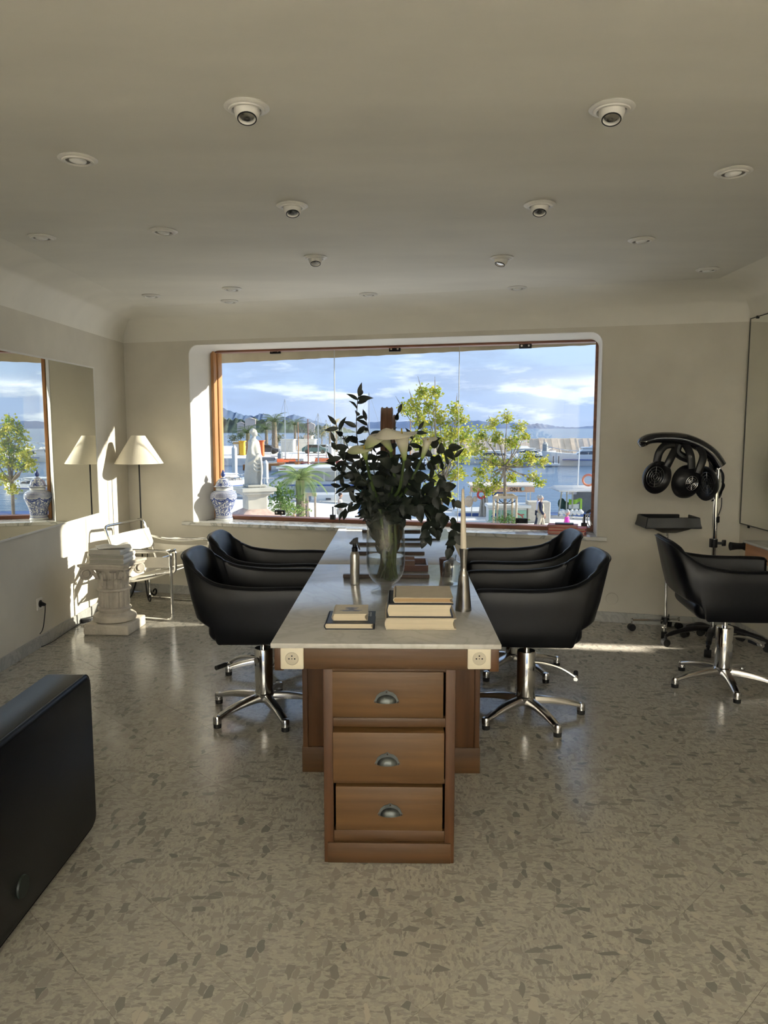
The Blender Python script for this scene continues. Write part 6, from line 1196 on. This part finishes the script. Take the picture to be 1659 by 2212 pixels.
# fish stall boat with canopy lettering, stall counter with painted panels
def stall():
    D = 39.5; Z = lambda y: fy(1080, y, D).z; X = lambda x: fy(x, 1060, D).x; t = thing('canopy_boat', 'blue and white boat with an orange beige canopy lettered ON II', 'boat', (X(1075), D, WZ)); o_ = V((X(1075), D, WZ))
    bb = nb(); box(bb, V((X(1085), D, Z(1046))) - o_, (X(1158) - X(1012), 2.4, .05)); obj('canopy', bb, mat('canopy_cream', (.62, .55, .46), .8), t); bb = nb(); surf(bb, lambda u, v: V((X(1012 + 134 * u), D - 1.2, Z(1047.5) - (Z(1047.5) - Z(1058)) * v - .03 * abs(math.sin(u * 30)) * v)) - o_, 40, 2); thick(bb, .01); fs = obj('canopy_valance', bb, mat('salmon_valance', (.66, .40, .26), .8), t)
    text('lettering', 'ON II', .26, blackp, t, V((X(1106), D - 1.23, Z(1056.5))) - o_, (PI / 2, 0, 0), .01); bb = nb(); cyl(bb, V((X(1121), D - 1.21, Z(1052))) - o_, V((X(1121), D - 1.24, Z(1052))) - o_, .09, n=18); obj('round_emblem', bb, mat('pale_blue', (.30, .48, .52), .6), t)
    for px, yy in ((1138, -1.1), (1144, 1.0), (1015, -1.1), (1020, 1.0)): bb = nb(); q = V((X(px), D + yy, 0)); tube(bb, [V((q.x, q.y, Z(1048))) - o_, V((q.x, q.y, -3.0)) - o_], .03, 6); obj('post', bb, steel, t)
    bb = nb(); tube(bb, [V((X(1115), D + 1, Z(1075))) - o_, V((X(1142), D + 1, Z(1075))) - o_], .02, 5); obj('rail', bb, steel, t)
    bb = nb(); hull(bb, 4.6, 2.0, .95, .2); obj('hull', bb, hullw, t, ang=50); bb = nb(); box(bb, (-.7, -1.02, .72), (2.9, .05, .28)); obj('side_stripe', bb, blueh, t)
    bb = nb(); box(bb, V((X(1070), D - .9, Z(1064))) - o_, (.55, .05, .20)); obj('blue_banner', bb, blueh, t)
    for px, py, k in ((1034, 1064, 0),): bb = nb(); torus(bb, V((X(px), D - 1.3, Z(py))) - o_, .18, .055, (0, 1, 0)); obj('lifebuoy', bb, redm, t)
    bb = nb(); surf(bb, lambda u, v: V((X(1040) + (u - .5) * .45 * (.6 + .6 * v) + .04 * math.sin(u * 20), D - 1.25 + .06 * math.cos(u * 18), Z(1068) - 1.0 * v)) - o_, 16, 6); thick(bb, .01); obj('hanging_net', bb, mat('grey_cloth', (.45, .42, .38), .9), t)
    bb = nb(); sph(bb, V((X(1008), D - 1.3, Z(1078))) - o_, (.22, .1, .30), 12); sph(bb, V((X(1021), D - 1.3, Z(1073))) - o_, (.12, .1, .15), 12); obj('fender', bb, mat('fender_tan', (.55, .42, .30), .8), t)
    D = 35.9; t = thing('fish_stall', 'white market stall counter with green panels of painted sea creatures', 'market stall', (X(1097), D, GZ)); o_ = V((fy(1097, 1100, D).x, D, GZ)); t.location = o_; X = lambda x: fy(x, 1100, D).x; Z = lambda y: fy(1080, y, D).z; w = X(1140) - X(1056)
    bb = nb(); box(bb, (0, .5, (Z(1098) - GZ) / 2), (w, .9, Z(1098) - GZ), 0, .02, 1); obj('body', bb, hullw, t); bb = nb(); box(bb, (.05, .45, Z(1094) - GZ), (w + .25, 1.15, .16), 0, .03, 1); obj('counter_top', bb, hullw, t)
    gm = mat('mint_panel', (.32, .56, .42), .6); inkb = mat('panel_ink', (.04, .10, .35), .6); inkr = mat('panel_red', (.45, .12, .10), .6)
    for k in range(3):
        x_ = -w / 2 + w * (k + .5) / 3; zc = (Z(1103) - GZ) / 2 + .05; bb = nb(); box(bb, (x_, .04, zc), (w / 3 * .9, .03, (Z(1103) - GZ) * .88)); pn = obj('painted_panel', bb, gm, t); bb = nb(); M_ = Matrix.Translation((x_, .022, zc + .02)) @ Matrix.Rotation(PI / 2, 4, 'X') @ Matrix.Rotation(.5 - .5 * k, 4, 'Z')
        fish = [(-.20, .0), (-.10, .06), (.04, .07), (.14, .01), (.22, .06), (.20, -.06), (.14, -.01), (.04, -.06), (-.10, -.05)] if k != 2 else [(-.2, .02), (.0, .04), (.1, .12), (.16, .10), (.08, .02), (.18, -.02), (.14, -.10), (.06, -.03), (-.2, -.03)]
        prism(bb, fish, 0, .01, M_); obj('painted_creature', bb, inkb if k < 2 else inkr, pn)
    bb = nb(); box(bb, (w / 2 + .55, .3, .5), (1.05, .8, 1.0), 0, .03, 1); o = obj('side_crate', bb, mat('beige_crate', (.58, .52, .43), .7), t)
stall()
def fisher():
    D = 39; X = lambda x: fy(x, 1080, D).x; Z = lambda y: fy(1240, y, D).z; o_ = V((X(1187) + 3.8, D, WZ)); t = thing('fishing_boat', 'blue hulled fishing boat with a flat grey cabin roof lettered ON II', 'boat', o_); W = lambda x, dy_, y: V((X(x), D + dy_, Z(y))) - o_
    bb = nb(); hull(bb, 7.5, 2.7, Z(1112) - WZ, .1)
    obj('hull', bb, blueh, t, ang=50); greyc = mat('cabin_grey', (.30, .31, .27), .7)
    bb = nb(); skinrings(bb, [[W(1196, -1.3, 1058), W(1330, -1.3, 1058), W(1330, 1.6, 1058), W(1196, 1.6, 1058)], [W(1196, -1.3, 1055.5), W(1330, -1.3, 1055.5), W(1330, 1.6, 1053), W(1210, 1.6, 1053)]]); obj('cabin_roof', bb, mat('roof_grey_white', (.58, .56, .52), .7), t)
    bb = nb(); c = W(1300, 1.3, 1088); box(bb, c, (X(1330) - X(1232), .05, Z(1058) - Z(1118))); obj('rear_wall', bb, greyc, t)
    for px in (1202, 1213, 1225): bb = nb(); tube(bb, [W(px - (6 if px == 1202 else 0), -1.2, 1115), W(px, -1.2, 1058)], .04, 6); obj('post', bb, greyc, t)
    bb = nb(); surf(bb, lambda u, v: W(1219 + 27 * u, -1.0 + .1 * math.sin(u * 9), 1074 + 12 * v * (1 - .5 * u) + 1.5 * math.sin(u * 5)), 12, 6); thick(bb, .02); obj('green_tarpaulin', bb, mat('lime_cloth', (.30, .52, .06), .7), t)
    bb = nb(); surf(bb, lambda u, v: W(1243 + 4 * v, -1.05, 1074 + 22 * u), 6, 3); thick(bb, .02); obj('tarpaulin_strip', bb, MATS['lime_cloth'], t)
    bb = nb(); surf(bb, lambda u, v: W(1220 + 22 * u, -.9, 1085 + 10 * v), 6, 4); thick(bb, .02); obj('white_sheet', bb, hullw, t)
    for k, (px, py, r_) in enumerate(((1207, 1085, .28), (1216, 1090, .25), (1226, 1093, .3))): bb = nb(); sph(bb, W(px, -.7, py), (r_ * .7, r_ * .6, r_), 10); obj('gear_bundle', bb, mat('dark_green_gear', (.015, .05, .04), .7), t)
    bb = nb()
    for k in range(16): sph(bb, W(1200 + k * 3, -1.25, 1101 + 3 * math.sin(k * 2.1)), .10, 8)
    o = obj('net_floats', bb, hullw, t); o['kind'] = 'stuff'
    text('lettering', 'ON II', .19, hullw, t, W(1243, -1.55, 1121.5), (PI / 2, 0, 0), .01); bb = nb(); torus(bb, W(1270, .0, 1037), .28, .06, (.3, 1, .2)); obj('lifebuoy', bb, mat('buoy_orange', (.6, .16, .08), .6), t); bb = nb(); tube(bb, [W(1251, .4, 1050), W(1252.5, .4, 968)], .03, 6); obj('aerial_mast', bb, hullw, t)
    bb = nb(); torus(bb, W(1267, -1.0, 1107), .20, .07, (0, 1, 0)); obj('tyre_fender', bb, rubber, t); bb = nb(); box(bb, W(1248, 1.2, 1066), (.42, .03, .30)); obj('notice_sheet', bb, hullw, t)
fisher()
# ---------------------------------------------------------------- people
skinm = mat('skin', (.55, .32, .22), .6); hairg = mat('grey_hair', (.45, .43, .40), .9); hairb = mat('dark_hair', (.05, .035, .03), .9)
def person(label, px, D, H_, face, tops, legs, hair, arms=0, cap=None, walk=.2, sleeves=None, vest=None):
    p = fy(px, 1100, D); t = thing('person', label, 'person', (p.x, D, GZ), face); k = H_ / 1.75; V3 = lambda x, y, z: (x * k, y * k, z * k); w = walk
    J = {'pel': (V3(0, 0, .93), (.14 * k, .11 * k)), 'bel': (V3(.01, 0, 1.08), (.13 * k, .10 * k)), 'che': (V3(0, 0, 1.28), (.16 * k, .11 * k)), 'nk': (V3(.0, 0, 1.47), .06 * k), 'nk2': (V3(.01, 0, 1.53), .055 * k),
         'hl': (V3(0, .10, .88), .095 * k), 'kl': (V3(w * .6, .10, .50), .065 * k), 'al': (V3(w, .10, .09), .045 * k), 'fl': (V3(w + .16, .10, .03), .035 * k), 'hr': (V3(0, -.10, .88), .095 * k), 'kr': (V3(-w * .3, -.10, .50), .065 * k), 'ar': (V3(-w, -.10, .09), .045 * k), 'fr': (V3(-w + .16, -.10, .03), .035 * k),
         'sl': (V3(0, .19, 1.40), .065 * k), 'el': (V3(-.03 - w * .2, .24, 1.13), .045 * k), 'wl': (V3(.10 + w * .3, .23, .90), .032 * k), 'sr': (V3(0, -.19, 1.40), .065 * k), 'er': (V3(-.03 + w * .2, -.24, 1.13), .045 * k), 'wr': (V3(.16, -.22, .90), .032 * k), 'ml': (V3(.13 + w * .3, .23, .82), .028 * k), 'mr': (V3(.20, -.22, .82), .028 * k)}
    E_ = [('pel', 'bel'), ('bel', 'che'), ('che', 'nk'), ('nk', 'nk2'), ('pel', 'hl'), ('hl', 'kl'), ('kl', 'al'), ('al', 'fl'), ('pel', 'hr'), ('hr', 'kr'), ('kr', 'ar'), ('ar', 'fr'), ('che', 'sl'), ('sl', 'el'), ('el', 'wl'), ('wl', 'ml'), ('che', 'sr'), ('sr', 'er'), ('er', 'wr'), ('wr', 'mr')]
    bb = skinbody(J, E_); h = V((.02, 0, 1.635)) * k; sph(bb, h, (.088 * k, .072 * k, .115 * k), 14); sph(bb, h + V((.088, 0, -.01)) * k, (.018 * k, .012 * k, .022 * k), 8)
    for sy in (-1, 1): sph(bb, h + V((-.005, sy * .072, -.005)) * k, (.018 * k, .010 * k, .028 * k), 8)
    for sy, nm in ((1, 'ml'), (-1, 'mr')):
        for q in range(5): c = V(J[nm][0]); sph(bb, c + V((-.03 + .016 * q, 0, -.05 - (.012 if q in (1, 2, 3) else 0))) * k, (.009 * k, .012 * k, .035 * k), 6)
    obj('body', bb, skinm, t, ang=80)
    def fat(names, edges, g): return skinbody({n: (J[n][0], tuple(q + g * k for q in (J[n][1] if isinstance(J[n][1], tuple) else (J[n][1],) * 2))) for n in names}, edges)
    obj('trousers', fat(['pel', 'hl', 'kl', 'al', 'hr', 'kr', 'ar'], [('pel', 'hl'), ('hl', 'kl'), ('kl', 'al'), ('pel', 'hr'), ('hr', 'kr'), ('kr', 'ar')], .018), legs, t, ang=80)
    obj('jacket', fat(['pel', 'bel', 'che', 'nk', 'sl', 'el', 'wl', 'sr', 'er', 'wr'], [('pel', 'bel'), ('bel', 'che'), ('che', 'nk'), ('che', 'sl'), ('sl', 'el'), ('el', 'wl'), ('che', 'sr'), ('sr', 'er'), ('er', 'wr')], .026), tops, t, ang=80)
    if vest: obj('vest', fat(['pel', 'bel', 'che', 'nk'], [('pel', 'bel'), ('bel', 'che'), ('che', 'nk')], .05), vest, t, ang=80)
    bb = nb(); sph(bb, h + V((-.018, 0, .028)) * k, (.096 * k, .082 * k, .10 * k), 14); obj('hair', bb, hair, t)
    if cap: bb = nb(); sph(bb, h + V((-.01, 0, .055)) * k, (.10 * k, .088 * k, .075 * k), 14); box(bb, h + V((.11, 0, .045)) * k, (.10 * k, .11 * k, .012 * k), 0, .003, 1); obj('cap', bb, cap, t)
    bb = nb()
    for nm in ('fl', 'fr'): c = V(J[nm][0]); box(bb, c + V((-.07, 0, .005)) * k, (.27 * k, .095 * k, .07 * k), 0, .02 * k, 2)
    obj('shoe', bb, rubber, t); 
    return t
navy = mat('navy_cloth', (.02, .025, .05), .8)
person('elderly man in beige quilted vest and dark sleeves walking on the quay', 1168, 32, 1.64, -.25, navy, mat('khaki_cloth', (.50, .44, .34), .85), hairg, vest=mat('beige_vest', (.44, .36, .24), .8, var=.2, scale=30, stretch=(1, 1, 3)))
person('grey haired woman in a bright pink jacket near the right window edge', 1225, 27, 1.58, -.2, mat('hot_pink', (.80, .06, .42), .7), mat('pink_grey', (.35, .30, .32), .8), hairg)
person('man in dark jacket and cap facing right beside the near palm', 662, 29.5, 1.72, .0, mat('charcoal_cloth', (.04, .045, .07), .85), navy, hairb, cap=navy, walk=.05)
person('person in pale clothes behind the lower left bouquet leaves', 735, 33, 1.66, .2, mat('pale_cloth', (.62, .58, .52), .85), mat('pale_trousers', (.55, .50, .42), .85), hairb)
person('person in blue jeans standing behind the vase', 782, 38, 1.7, 2.8, mat('teal_cloth', (.10, .30, .30), .85), mat('jeans_blue', (.06, .13, .30), .85), hairb, walk=.12)
person('person in a blue cap seen low between the palm and the clamp', 634, 27.5, 1.55, .5, mat('coral_cloth', (.6, .25, .18), .85), navy, hairg, cap=mat('blue_cap', (.10, .20, .40), .8))
person('person in white walking just behind the man in the vest', 1163, 33.2, 1.55, -.2, mat('lilac_cloth', (.55, .55, .68), .85), navy, hairg)
bb = nb(); c = fy(675, 1098, 28); t = thing('planter_frame', 'timber stake frame beside the near palm trunk', 'tree guard', (c.x, 28, GZ))
zt_ = fy(670, 1068, 28).z - GZ
for x_ in (-.18, .10): bb = nb(); box(bb, (x_, 0, zt_ / 2), (.07, .07, zt_)); obj('post', bb, pm, t)
bb = nb(); box(bb, (-.05, 0, zt_), (.42, .1, .12)); obj('rail', bb, pm, t)
